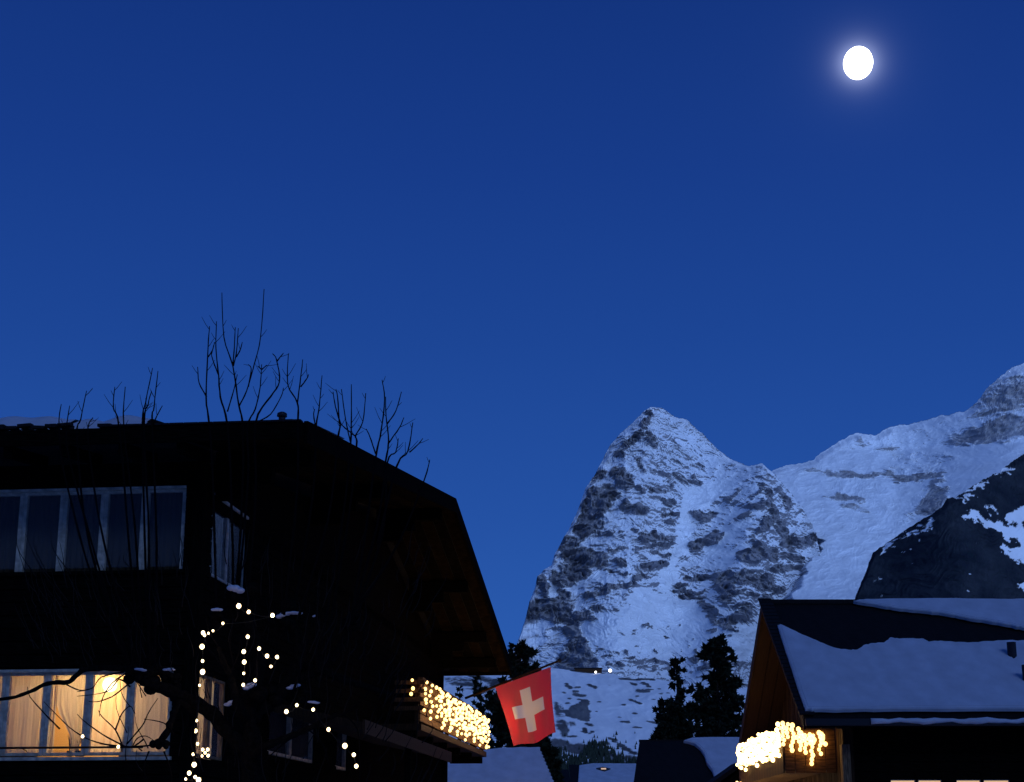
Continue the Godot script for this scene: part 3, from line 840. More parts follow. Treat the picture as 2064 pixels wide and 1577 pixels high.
	for q in [[-3.6, -1.75, 0.135], [-1.74, -1.3, 0.06], [-1.28, -0.6, 0.10], [1.0, 1.72, -0.09]]:
		st = mb()
		st.set_smooth_group(0)
		var n := 14
		var g := []
		for i in n + 1:
			var t := float(i) / n
			var x: float = lerpf(q[0], q[1], t)
			var hh: float = q[2] * (0.25 + 0.75 * pow(sin(PI * clampf(t, 0.04, 0.96)), 0.4)) + 0.015 * sin(x * 11.0)
			g.append([Vector3(x, e1.y + 0.03, e1.x - 0.26), Vector3(x, e1.y + 0.13 + hh * 0.7, e1.x - 0.31), Vector3(x, e1.y + 0.2 + hh, e1.x - 0.5), Vector3(x, e1.y + 0.55 + hh, e1.x - 3.0)])
		for i in n:
			for j in 3: quad(st, g[i][j], g[i + 1][j], g[i + 1][j + 1], g[i][j + 1], Vector3(0, 1, 0.6))
		part("roof_snow", st, M.snow, roof)
	# vent with its hood, near the corner of the roof
	var vp := on_chalet(568, 851, 2, 0.55)
	st = mb()
	tube(st, [vp + Vector3(0, -0.1, 0), vp + Vector3(0, 0.1, 0)], [0.05, 0.05], 10)
	tube(st, [vp + Vector3(-0.002, 0.08, 0), vp + Vector3(0, 0.13, 0), vp + Vector3(0, 0.15, 0)], [0.075, 0.07, 0.03], 10)
	bx(st, vp + Vector3(0.0, -0.06, -0.1), vp + Vector3(0.18, 0.015, 0.1))
	bx(st, vp + Vector3(-0.14, 0.0, -0.08), vp + Vector3(0.0, 0.012, 0.1))
	part("roof_vent", st, M.metal, h)
	# windows: upper row dark, lower row lit
	for row in 2:
		var yy: Array = top_win if row == 0 else low_win
		var right := -0.25 if row == 0 else -0.30
		for k in 9:
			var a1 := right - k * 0.625
			if a1 - 0.62 < -6.02: break
			var a0 := a1 - 0.62
			var w := casement(h, Vector3.ZERO, X, Z, a0, a1, yy[0] + 0.02, yy[1] - 0.02, 0.056, "white_paint", "glass", row == 1)
			if row == 0:
				part("curtain", drapery(Vector3(0, 0, -0.2), X, Z, a0 + 0.02, a1 - 0.02, yy[1] - 0.03, func(t): return yy[0] + 0.04, 5.0 + k % 3, 0.025, func(t, s): return 0.0), M.dark_curtain, w)
			elif k == 2:
				# drawn together low down, the room shows beside it
				part("curtain", drapery(Vector3(0, 0, -0.2), X, Z, a0 - 0.04, a0 + 0.09, yy[1] - 0.01, func(t): return yy[0] + 0.03, 2.0, 0.02, func(t, s): return 0.0), M.curtain, w)
				part("curtain", drapery(Vector3(0, 0, -0.23), X, Z, a0 + 0.07, a1, yy[1] - 0.01, func(t): return yy[0] + 0.03, 5.0, 0.02, func(t, s): return (0.62 - t) * 0.42 * smoothstep(0.35, 0.85, s)), M.curtain, w)
			elif k == 1:
				part("curtain", drapery(Vector3(0, 0, -0.2), X, Z, a0 - 0.005, a1 - 0.06, yy[1] - 0.01, func(t): return yy[0] + 0.03, 5.0, 0.02, func(t, s): return -0.10 * t * s * s), M.sheer_curtain, w)
			else:
				part("curtain", drapery(Vector3(0, 0, -0.2), X, Z, a0 - 0.005, a1 + 0.005, yy[1] - 0.01, func(t): return yy[0] + 0.03, 3.0 + k % 2, 0.007, func(t, s): return 0.0), M.curtain, w)
		var ledge := part("sill", boxed(Vector3(-6.05, yy[0] - 0.05, -0.02), Vector3(right + 0.05, yy[0] - 0.004, 0.09)), M.white_paint if row else M.dark_wood, h)
		part("lintel", boxed(Vector3(-6.0, yy[1] - 0.018, -0.1), Vector3(right + 0.005, yy[1] + 0.022, 0.035)), M.white_paint, h)
	# bar along the lower windows
	st = mb()
	tube(st, [Vector3(-6.2, 3.02, 0.2), Vector3(-0.62, 3.02, 0.2)], [0.016, 0.016], 6)
	for k in 4: tube(st, [Vector3(-0.7 - k * 1.7, 3.02, 0.2), Vector3(-0.7 - k * 1.7, 2.98, 0.0)], [0.01, 0.01], 5)
	part("window_rail", st, M.brown_wood_deep, h)
	# side windows round the corner
	for q in [[0.5, 1.45], [1.47, 2.45]]:
		var w := casement(h, Vector3.ZERO, -Z, X, q[0], q[1], top_win[0] + 0.02, top_win[1] - 0.02, 0.05)
		part("curtain", drapery(Vector3(-0.2, 0, 0), -Z, X, q[0] + 0.03, q[1] - 0.03, top_win[1] - 0.03, func(t): return top_win[0] + 0.04, 5.0, 0.03, func(t, s): return 0.12 * sin(PI * s) * (0.5 - t)), M.dark_curtain, w)
	part("lintel", boxed(Vector3(-0.1, top_win[1] - 0.018, -2.45), Vector3(0.035, top_win[1] + 0.02, -0.5)), M.white_paint, h)
	for q in [[0.2, 0.94], [0.96, 1.7]]:
		var w := casement(h, Vector3.ZERO, -Z, X, q[0], q[1], low_win[0] + 0.02, low_win[1] - 0.02, 0.05, "pale_wood")
		part("curtain", drapery(Vector3(-0.2, 0, 0), -Z, X, q[0], q[1], low_win[1] - 0.01, func(t): return low_win[0] + 0.03, 4.0, 0.02, func(t, s): return 0.0), M.curtain, w)
	for q in [[4.3, 5.98], [6.0, 7.7], [9.6, 10.7]]:
		casement(h, Vector3.ZERO, -Z, X, q[0], q[1], 3.17, 3.98, 0.07)
	# the lit corner room behind the lower windows, and dark rooms elsewhere
	part("room_floor", boxed(Vector3(-6.4, 2.2, -4.6), Vector3(-0.245, 2.3, -0.245)), M.pale_wood, h)
	part("room_ceiling", boxed(Vector3(-6.4, 4.5, -4.6), Vector3(-0.245, 4.6, -0.245)), M.plaster, h)
	part("room_wall", boxed(Vector3(-6.4, 2.302, -4.6), Vector3(-0.245, 4.498, -4.5)), M.plaster, h)
	part("room_wall", boxed(Vector3(-6.4, 2.302, -4.498), Vector3(-6.3, 4.498, -0.245)), M.plaster, h)
	part("room_wall", boxed(Vector3(-2.9, 2.302, -1.75), Vector3(-1.62, 4.498, -1.65)), M.added_ochre_wall, h)  # partition added close to the lamp, to show warm and bright beside the curtain
	part("room_floor", boxed(Vector3(-6.4, 5.0, -4.6), Vector3(-0.245, 5.1, -0.245)), M.dark_wood, h)
	part("room_wall", boxed(Vector3(-6.4, 5.102, -3.2), Vector3(-0.245, 7.1, -3.1)), M.dark_wood, h)
	part("room_wall", boxed(Vector3(-6.4, 0.1, -8.4), Vector3(-0.4, 4.45, -8.3)), M.dark_wood, h)
	# plants on the window ledge, seen between the swags
	for q in [[-1.86, 0.3], [-1.74, 0.24], [-1.68, 0.34]]:
		st = mb()
		for k in 7:
			var a := k * 0.9
			tube(st, [Vector3(q[0], 2.96, -0.26), Vector3(q[0] + 0.02 * cos(a), 2.96 + q[1] * 0.6, -0.26 + 0.02 * sin(a)), Vector3(q[0] + 0.05 * cos(a), 2.96 + q[1] * (0.8 + 0.03 * k), -0.26 + 0.04 * sin(a))], [0.006, 0.005, 0.001], 4)
		st.set_smooth_group(-1)
		tube(st, [Vector3(q[0], 2.92, -0.26), Vector3(q[0], 3.0, -0.26)], [0.035, 0.045], 8)
		part("pot_plant", st, M.forest, h)
	# balcony along the gable: floor, rails at its near end, board railing
	var b0 := -13.5
	var b1 := -24.9
	var bal := part("balcony", boxed(Vector3(0.03, 4.16, b1), Vector3(1.06, 4.3, b0)), M.brown_wood_deep, h)
	for k in 4:
		part("rail", boxed(Vector3(0.45, 5.16 - k * 0.19, b0 - 0.03), Vector3(1.12, 5.25 - k * 0.19, b0 + 0.012)), M.brown_wood_light, bal)
	for k in 5:
		part("railing_board", boxed(Vector3(0.985, 4.36 + k * 0.18, b1), Vector3(1.025, 4.515 + k * 0.18, b0 - 0.05)), M.lit_balcony_wood, bal)
	part("handrail", boxed(Vector3(0.96, 5.262, b1), Vector3(1.08, 5.32, b0)), M.brown_wood, bal)
	for k in 6:
		var z := b0 - 0.1 - k * (b0 - b1 - 0.2) / 5.0
		part("railing_post", boxed(Vector3(0.9, 4.302, z - 0.05), Vector3(0.98, 5.258, z + 0.05)), M.brown_wood_deep, bal)
		part("bracket", boxed(Vector3(0.03, 3.98, z - 0.08), Vector3(0.95, 4.158, z + 0.08)), M.dark_wood, bal)
	# lean-to roof low on the gable side
	st = mb()
	prism(st, PackedVector2Array([Vector2(0.03, 4.0), Vector2(1.75, 3.62), Vector2(1.75, 3.5), Vector2(0.03, 3.86)]), Vector3(0, 0, -3.6), Vector3.RIGHT, Vector3.UP, Vector3.FORWARD, 9.6)
	var lean := part("lean_to_roof", st, M.brown_wood_deep, h)
	part("fascia", boxed(Vector3(1.752, 3.44, -13.2), Vector3(1.79, 3.66, -3.6)), M.brown_wood, lean)
	part("post", boxed(Vector3(1.6, 0.0, -13.1), Vector3(1.72, 3.5, -12.98)), M.dark_wood_upright, lean)
	part("post", boxed(Vector3(1.6, 0.0, -8.5), Vector3(1.72, 3.5, -8.38)), M.dark_wood_upright, lean)

# ---------------------------------------------------------------- right chalet, at (6.05, 0, -35), square to the view
const RIGHT := Vector3(6.053, 0, -35.0)

func make_right_chalet() -> void:
	var h := thing("chalet", "brown chalet with half cleared snowy roof and glowing balcony on the right", "house", RIGHT)
	var LEN := 8.5
	var ev := 4.26
	var rz := -5.15
	var ry := 7.4
	var ez := -10.3
	var th := 0.2
	var wx := 0.95
	var st := mb()
	var sect := PackedVector2Array([Vector2(0, ev), Vector2(rz, ry), Vector2(ez, ev), Vector2(ez, ev - th), Vector2(rz, ry - th), Vector2(0, ev - th)])
	prism(st, sect, Vector3(0.05, 0, 0), Vector3.BACK, Vector3.UP, Vector3.RIGHT, LEN)
	var roof := part("roof", st, M.bare_roof, h)
	# bargeboards, inner ones paler
	for s in [[Vector2(0, ev), Vector2(rz, ry)], [Vector2(rz, ry), Vector2(ez, ev)]]:
		var a: Vector2 = s[0]
		var b: Vector2 = s[1]
		st = mb()
		prism(st, PackedVector2Array([a + Vector2(0, 0.03), b + Vector2(0, 0.03), b - Vector2(0, 0.25), a - Vector2(0, 0.25)]), Vector3(-0.003, 0, 0), Vector3.BACK, Vector3.UP, Vector3.RIGHT, 0.05)
		part("bargeboard", st, M.brown_wood_deep, h)
		for k in 3:
			st = mb()
			var dy := th + 0.004
			prism(st, PackedVector2Array([a - Vector2(0, dy), b - Vector2(0, dy), b - Vector2(0, dy + 0.025), a - Vector2(0, dy + 0.025)]), Vector3(0.06 + k * 0.3, 0, 0), Vector3.BACK, Vector3.UP, Vector3.RIGHT, 0.28)
			part("soffit_board", st, M.brown_wood, h)
	# rows of verge tiles
	var slope := Vector2(rz, ry - ev)
	for k in 30:
		var t := (k + 0.5) / 30.0
		var p := Vector2(0, ev) + slope * t
		st = mb()
		bx(st, Vector3(-0.08, 0.0, -0.15), Vector3(0.24, 0.035, 0.11), Transform3D(Basis(Vector3.RIGHT, -atan2(slope.y, slope.x) + PI - 0.07), Vector3(0, p.y + 0.05, p.x)))
		part("roof_tile", st, M.roof_tile, roof)
	part("ridge_cap", boxed(Vector3(0.0, ry - 0.06, rz - 0.14), Vector3(LEN, ry + 0.045, rz + 0.14)), M.roof_tile, roof)
	part("gutter", boxed(Vector3(0.02, ev - 0.17, 0.0), Vector3(LEN, ev - 0.03, 0.12)), M.metal, h)
	# gable wall of upright boards, front wall below the eave
	st = mb()
	prism(st, PackedVector2Array([Vector2(-0.7, 0), Vector2(-0.7, ev + 0.2), Vector2(rz, ry - 0.25), Vector2(ez + 0.7, ev + 0.2), Vector2(ez + 0.7, 0)]), Vector3(wx, 0, 0), Vector3.BACK, Vector3.UP, Vector3.RIGHT, 0.2)
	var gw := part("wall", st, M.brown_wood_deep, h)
	var z := -0.72
	var row := 0
	while z > ez + 0.75:
		var z2 := z - 0.21
		var mid := (z + z2) / 2
		var tall := lerpf(ev + 0.2, ry - 0.25, 1.0 - absf(mid - rz) / (rz * -1.0 - 0.7))
		part("board", boxed(Vector3(wx - 0.02 - 0.006 * (row % 3), 0.0, z2 + 0.012), Vector3(wx - 0.002, minf(tall, ry - 0.3) - 0.06, z)), [M.brown_wood, M.brown_wood_deep, M.brown_wood][row % 3], gw)
		z = z2
		row += 1
	var wins := [[1.88, 2.41], [2.46, 2.96], [3.26, 3.78], [3.83, 4.38]]
	var holes := []
	for q in wins: holes.append([q[0], q[1], 1.6, 3.04])
	st = mb()
	wall(st, Vector3(0, 0, -0.7), Vector3.RIGHT, Vector3.BACK, wx + 0.201, LEN, 0, ev - 0.1, 0.2, holes)
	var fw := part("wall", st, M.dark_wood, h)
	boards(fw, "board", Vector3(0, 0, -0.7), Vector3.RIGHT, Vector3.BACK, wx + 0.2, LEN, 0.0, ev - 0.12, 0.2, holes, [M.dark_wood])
	for q in wins:
		casement(h, Vector3(0, 0, -0.7), Vector3.RIGHT, Vector3.BACK, q[0], q[1], 1.62, 3.025, 0.02, "white_paint", "lit_pane")
	part("corner_post", boxed(Vector3(wx - 0.07, 0, -0.86), Vector3(wx + 0.1, 3.75, -0.6)), M.pale_wood, h)
	part("wall", boxed(Vector3(LEN - 0.2, 0, ez + 0.7), Vector3(LEN - 0.01, ev, -0.92)), M.dark_wood, h)
	part("wall", boxed(Vector3(wx + 0.21, 0, ez + 0.5), Vector3(LEN - 0.01, ev, ez + 0.69)), M.dark_wood, h)
	# balcony: outer face towards the left, near end towards us
	var bx0 := -0.19
	var zb := -1.5
	var ze := -8.6
	var y0 := 3.26
	var bal := part("balcony", boxed(Vector3(bx0, y0, ze), Vector3(wx - 0.06, y0 + 0.1, zb)), M.pale_wood, h)
	var zz := zb - 0.02
	row = 0
	while zz > ze:
		part("railing_board", boxed(Vector3(bx0 - 0.03, y0 - 0.06, zz - 0.19), Vector3(bx0 - 0.002, y0 + 0.84, zz)), [M.brown_wood_light, M.brown_wood][row % 2], bal)
		zz -= 0.205
		row += 1
	for k in 5:
		part("railing_board", boxed(Vector3(bx0 + 0.01 + k * 0.22, y0 - 0.06, zb + 0.002), Vector3(bx0 + 0.215 + k * 0.22, y0 + 0.84, zb + 0.03)), M.lit_balcony_wood, bal)
	part("handrail", boxed(Vector3(bx0 - 0.06, y0 + 0.842, ze), Vector3(bx0 + 0.06, y0 + 0.895, zb + 0.06)), M.brown_wood, bal)
	part("handrail", boxed(Vector3(bx0 + 0.062, y0 + 0.844, zb - 0.05), Vector3(wx - 0.08, y0 + 0.893, zb + 0.06)), M.brown_wood, bal)
	# snow left on the roof: two sheets with slid and melted edges, and ice along the gutter
	var up := Vector3(0, ry - ev, rz).normalized()
	var nrm := Vector3(0, -rz, ry - ev).normalized()
	for outline in [
		[[1720, 1221], [1745, 1217.5], [1800, 1216.5], [1900, 1216], [2000, 1217], [2075, 1217.5], [2150, 1218], [2150, 1290], [2064, 1276], [2030, 1269], [1990, 1262], [1950, 1256], [1925, 1250], [1900, 1246], [1870, 1242.5], [1830, 1238.5], [1800, 1235], [1770, 1230], [1745, 1226]],
		[[1567, 1270], [1574, 1269], [1590, 1276], [1610, 1286], [1640, 1299], [1668, 1311], [1690, 1318], [1710, 1320.5], [1727, 1320], [1740, 1311], [1758, 1307], [1780, 1306], [1790, 1300], [1795, 1295], [1812, 1298], [1840, 1297], [1862, 1298], [1872, 1304], [1895, 1302], [1925, 1305], [1950, 1306], [1990, 1303], [2030, 1301], [2070, 1302], [2150, 1303], [2150, 1440], [1900, 1440], [1760, 1440.5], [1700, 1441], [1640, 1441], [1623, 1441], [1610, 1405], [1596, 1360], [1582, 1318]]
	]:
		var poly := PackedVector2Array()
		for k in outline.size():
			var a: Array = outline[k]
			var b: Array = outline[(k + 1) % outline.size()]
			var steps := 4
			for s in steps:
				var px := lerpf(a[0], b[0], float(s) / steps)
				var py := lerpf(a[1], b[1], float(s) / steps)
				var d := ray(px, py)
				var o := RIGHT + Vector3(0, ev, 0) - EYE
				var t := o.dot(nrm) / d.dot(nrm)
				var q := EYE + d * t - RIGHT - Vector3(0, ev, 0)
				var wob := 0.0 if s == 0 else 0.02 * sin(px * 0.9 + py)
				poly.append(Vector2(q.x, q.dot(up) + wob))
		snow_sheet(poly, Vector3(0, ev, 0) + nrm * 0.05, Vector3.RIGHT, up, nrm, 0.10, roof)
	st = mb()
	st.set_smooth_group(0)
	var pts := []
	var rad := []
	for k in 60:
		var x := lerpf(1.37, LEN, k / 59.0)
		pts.append(Vector3(x, ev - 0.075 + 0.012 * sin(x * 7.0) + 0.008 * sin(x * 17.0), 0.11))
		rad.append(0.05 + 0.012 * sin(x * 5.3 + 1.0) + 0.008 * rng.randf())
	tube(st, pts, rad, 8)
	part("gutter_snow", st, M.snow, h)
	# two flue pipes on the roof
	for q in [[2042, 1337, 0.10, 0.46], [2072, 1388, 0.09, 0.5]]:
		var d := ray(q[0], q[1])
		var o := RIGHT + Vector3(0, ev, 0) - EYE
		var b := EYE + d * (o.dot(nrm) / d.dot(nrm)) - RIGHT
		st = mb()
		tube(st, [b + Vector3(0, -0.05, 0), b + Vector3(0, 0.06, 0), b + Vector3(0, 0.12, 0), b + Vector3(0, q[3], 0)], [q[2] * 2.1, q[2] * 1.9, q[2], q[2]], 12)
		part("flue_pipe", st, M.metal, h)

# a sheet of snow of that outline with a rounded rim
func snow_sheet(poly: PackedVector2Array, o: Vector3, u: Vector3, v: Vector3, n: Vector3, thick: float, parent: Node) -> void:
	var st := mb()
	prism(st, poly, o, u, v, n, thick * 0.7)
	var low := thick * 0.7
	for k in 3:
		var inner := Geometry2D.offset_polygon(poly, -0.012 - 0.016 * k * k)
		for q in inner: prism(st, q, o + n * (low - 0.01), u, v, n, thick * 0.1 + 0.01)
		low += thick * 0.1
	part("roof_snow", st, M.snow, parent)

func make_small_houses() -> void:
	# house with a snowy roof under the flag
	var p := at(1000, 1540, 58)
	var h := thing("small_house", "low house with a fully snow covered roof right under the flag", "house", Vector3(p.x, 0, -58))
	var top := at(1000, 1512, 60).y
	var low := at(1000, 1620, 56).y
	var xl := at(850, 1540, 58).x - p.x
	var xr := at(1092, 1512, 60).x - p.x
	var xr2 := at(1136, 1620, 56).x - p.x
	var st := mb()
	var e := [Vector3(xl, top, -2.4), Vector3(xr, top, -2.4), Vector3(xr2, low, 1.8), Vector3(xl, low, 1.8)]
	var nn: Vector3 = (e[1] - e[0]).cross(e[3] - e[0]).normalized()
	if nn.y < 0: nn = -nn
	for s in [0, 1]:
		var off := nn * -0.12 if s == 0 else Vector3.ZERO
		quad(st, e[0] + off, e[1] + off, e[2] + off, e[3] + off, nn if s else -nn)
	quad(st, e[1], e[2], e[2] - nn * 0.12, e[1] - nn * 0.12, Vector3.RIGHT)
	quad(st, e[2], e[3], e[3] - nn * 0.12, e[2] - nn * 0.12, Vector3.BACK)
	quad(st, e[0], e[1], e[1] - nn * 0.12, e[0] - nn * 0.12, Vector3.FORWARD)
	var roof := part("roof", st, M.bare_roof, h)
	# snow, its upper edge rising in a curve, its right edge stepping down the tiles
	var uu := Vector3.RIGHT
	var vv: Vector3 = (e[0] - e[3]).normalized()
	var slant: float = e[0].distance_to(e[3])
	var poly := PackedVector2Array()
	for k in 24:
		var t := k / 23.0
		var x := lerpf(xl, xr - 0.05, t)
		var px_t := clampf((x - (at(895, 1530, 59).x - p.x)) / (xr - (at(895, 1530, 59).x - p.x)), 0, 1)
		poly.append(Vector2(x, slant * lerpf(0.76, 0.985, 1.0 - pow(1.0 - px_t, 3.0)) + 0.02 * sin(x * 9.0)))
	for k in 14:
		var t := (k + 1) / 14.0
		var x := lerpf(xr, xr2, t) - 0.06
		poly.append(Vector2(x - 0.09, slant * (1.0 - t) * 0.97 + 0.05))
		poly.append(Vector2(x + 0.01, slant * (1.0 - t) * 0.97))
	poly.append(Vector2(xl, 0.05))
	snow_sheet(poly, e[3] + nn * 0.02 - uu * xl, uu, vv, nn, 0.16, roof)
	for k in 6:
		var x := at(990 + k * 16.0, 1514, 60).x - p.x
		part("snow_guard", boxed(Vector3(x - 0.06, top - 0.06, -2.36), Vector3(x + 0.06, top + 0.03, -2.26)), M.metal, roof)
	part("wall", boxed(Vector3(xl + 0.3, 0, -2.2), Vector3(xr + 0.2, low + 0.1, 1.2)), M.dark_wood, h)
	part("wall", boxed(Vector3(xl + 0.3, 0, -6.0), Vector3(xr + 0.1, top - 0.3, -2.42)), M.dark_wood, h)
	# dark roofed house before the pines, snow on its right half
	p = at(1380, 1540, 62)
	h = thing("small_house", "black roofed house with snow on its right half, below the pines", "house", Vector3(p.x, 0, -62))
	top = at(1380, 1493, 64).y
	low = at(1380, 1600, 60).y
	xl = at(1290, 1493, 64).x - p.x
	var xl2 := at(1274, 1600, 60).x - p.x
	xr = at(1560, 1493, 64).x - p.x
	st = mb()
	e = [Vector3(xl, top, -2.2), Vector3(xr, top, -2.2), Vector3(xr, low, 2.0), Vector3(xl2, low, 2.0)]
	nn = (e[1] - e[0]).cross(e[3] - e[0]).normalized()
	if nn.y < 0: nn = -nn
	quad(st, e[0], e[1], e[2], e[3], nn)
	quad(st, e[0] - nn * 0.15, e[1] - nn * 0.15, e[2] - nn * 0.15, e[3] - nn * 0.15, -nn)
	quad(st, e[0], e[3], e[3] - nn * 0.15, e[0] - nn * 0.15, Vector3.LEFT)
	quad(st, e[2], e[3], e[3] - nn * 0.15, e[2] - nn * 0.15, Vector3.BACK)
	quad(st, e[0], e[1], e[1] - nn * 0.15, e[0] - nn * 0.15, Vector3.FORWARD)
	roof = part("roof", st, M.bare_roof, h)
	vv = (Vector3(0, top, -2.2) - Vector3(0, low, 2.0)).normalized()
	nn = vv.cross(Vector3.LEFT).normalized()
	if nn.y < 0: nn = -nn
	poly = PackedVector2Array()
	for q in [[1378, 1500], [1395, 1494.5], [1430, 1493.5], [1560, 1493.5], [1560, 1590], [1450, 1590], [1440, 1572], [1436, 1560], [1425, 1545], [1420, 1528], [1412, 1516], [1400, 1506], [1388, 1502]]:
		var d := ray(q[0], q[1])
		var oo := Vector3(p.x, low, -60) - EYE
		var w := EYE + d * (oo.dot(nn) / d.dot(nn)) - Vector3(p.x, low, -60)
		poly.append(Vector2(w.x, w.dot(vv)))
	snow_sheet(poly, Vector3(0, low, 2.0) + nn * 0.03, Vector3.RIGHT, vv, nn, 0.14, roof)
	part("wall", boxed(Vector3(xl + 0.2, 0, -5.5), Vector3(xr - 0.3, low + 0.2, 1.5)), M.dark_wood, h)
	part("ridge_board", boxed(Vector3(xl - 0.02, top - 0.05, -2.3), Vector3(xr, top + 0.04, -2.21)), M.roof_tile, roof)
	# lower roof edge in front of it, next to the glowing balcony
	p = at(1470, 1560, 50)
	h = thing("shed", "dark shed gable between the black roofed house and the glowing balcony", "shed", Vector3(p.x, 0, -50))
	var a := at(1430, 1582, 50) - Vector3(p.x, 0, -50)
	var b := at(1500, 1532, 50) - Vector3(p.x, 0, -50)
	st = mb()
	prism(st, PackedVector2Array([Vector2(a.x, a.y), Vector2(b.x, b.y), Vector2(b.x + 1.5, a.y), Vector2(b.x + 1.4, a.y - 0.1), Vector2(b.x, b.y - 0.14), Vector2(a.x, a.y - 0.14)]), Vector3.ZERO, Vector3.RIGHT, Vector3.UP, Vector3.FORWARD, 3.0)
	part("roof", st, M.bare_roof, h)
	st = mb()
	prism(st, PackedVector2Array([Vector2(a.x + 0.2, 0), Vector2(a.x + 0.2, a.y - 0.16), Vector2(b.x, b.y - 0.2), Vector2(b.x + 1.2, a.y - 0.16), Vector2(b.x + 1.2, 0)]), Vector3(0, 0, -0.15), Vector3.RIGHT, Vector3.UP, Vector3.FORWARD, 2.6)
	part("wall", st, M.dark_wood, h)
	# farther house with a skylight, and its neighbour
	for q in [[1150, 1290, 1546, 1600, 95.0, "farther snowy roof with a lit skylight, between the flag and the black roof"], [1060, 1150, 1556, 1600, 88.0, "dark far house front left of the roof with the skylight"]]:
		p = at((q[0] + q[1]) / 2, 1570, q[4])
		h = thing("far_house", q[5], "house", Vector3(p.x, 0, -q[4]))
		var l := at(q[0], 1570, q[4]).x - p.x
		var r := at(q[1], 1570, q[4]).x - p.x
		top = at(1200, q[2], q[4] + 3).y
		low = at(1200, q[3], q[4] - 2).y
		vv = (Vector3(0, top, -3) - Vector3(0, low, 2)).normalized()
		nn = Vector3(0, 5, top - low).normalized()
		var snowy: bool = q[4] > 90
		st = mb()
		prism(st, PackedVector2Array([Vector2(l, 0), Vector2(r, 0), Vector2(r, 5.0 / -vv.z), Vector2(l, 5.0 / -vv.z)]), Vector3(0, low, 2), Vector3.RIGHT, vv, nn, 0.12)
		roof = part("roof", st, M.bare_roof, h)
		part("wall", boxed(Vector3(l + 0.3, 0, -4), Vector3(r - 0.3, low + 0.15, 1.6)), M.dark_wood, h)
		if snowy:
			var g := 5.0 / -vv.z
			snow_sheet(PackedVector2Array([Vector2(l + 0.3, 0), Vector2(r, 0), Vector2(r, g * 0.97), Vector2(l + 1.4, g * 0.98), Vector2(l + 0.6, g * 0.9)]), Vector3(0, low, 2) + nn * 0.13, Vector3.RIGHT, vv, nn, 0.12, roof)
			var sk := at(1216, 1558, q[4] + 1.5) - Vector3(p.x, 0, -q[4])
			var t := Transform3D(Basis(Vector3.RIGHT, vv, nn), sk)
			st = mb()
			prism(st, PackedVector2Array([Vector2(-0.4, 0.15), Vector2(0.0, 0.45), Vector2(0.42, 0.1), Vector2(0.05, -0.35)]), sk + nn * 0.05, Vector3.RIGHT, vv, nn, 0.16)
			var sky := part("skylight", st, M.metal, roof)
			st = mb()
			bx(st, Vector3(-0.12, -0.1, 0.2), Vector3(0.16, 0.12, 0.23), t)
			part("pane", st, M.lit_pane, sky)

# ---------------------------------------------------------------- conifers
# widths: half width of the crown in metres at fractions of its height; tufts of needles along upturned limbs
func conifer(called: String, label: String, base: Vector3, tall: float, profile: Callable, limbs: int, droop: float, tuft: float, group: String, dense := 1.25, fat := 0.27) -> void:
	var h := thing(called, label, "tree", base, 0.0, group)
	var st := mb()
	tube(st, [Vector3.ZERO, Vector3(0.05, tall * 0.5, 0), Vector3(0, tall * 0.97, 0)], [tall * 0.022, tall * 0.014, 0.02], 7)
	part("trunk", st, M.pine_bark, h)
	st = mb()
	var wood := mb()
	for k in limbs:
		var t := (k + rng.randf()) / limbs
		var y := tall * lerpf(0.12, 0.985, t)
		var reach: float = (profile as Callable).call(y / tall) * rng.randf_range(0.62, 1.12)
		if reach < 0.08: reach = 0.08
		var a := rng.randf() * TAU
		var dir := Vector3(cos(a), 0, sin(a))
		var p0 := Vector3(0, y, 0)
		var p1 := p0 + dir * reach * 0.55 + Vector3(0, -droop * reach * 0.4, 0)
		var p2 := p0 + dir * reach + Vector3(0, droop * reach * 0.1 + reach * 0.22, 0)
		if reach > 0.3: tube(wood, [p0, p1, p2], [0.035 + reach * 0.012, 0.02 + reach * 0.006, 0.006], 5)
		var n := int(maxf(2.0, reach * 6.5 * dense))
		for i in n:
			var s := lerpf(0.22, 1.0, pow((i + rng.randf()) / n, 0.8))
			var c := p0.lerp(p1, s * 2) if s < 0.5 else p1.lerp(p2, s * 2 - 1)
			c += Vector3(rng.randf_range(-1, 1), rng.randf_range(-0.5, 0.8), rng.randf_range(-1, 1)) * tuft * 0.45
			for b in 15:
				var d := (dir * 0.5 + Vector3(rng.randfn(), rng.randfn() + 0.55, rng.randfn())).normalized()
				var len := tuft * rng.randf_range(0.4, 0.85)
				var side := d.cross(Vector3(rng.randfn(), rng.randfn(), rng.randfn())).normalized() * tuft * fat
				tri(st, c - side, c + side, c + d * len, d.cross(side))
	part("branches", wood, M.pine_bark, h)
	part("crown", st, M.needles, h)

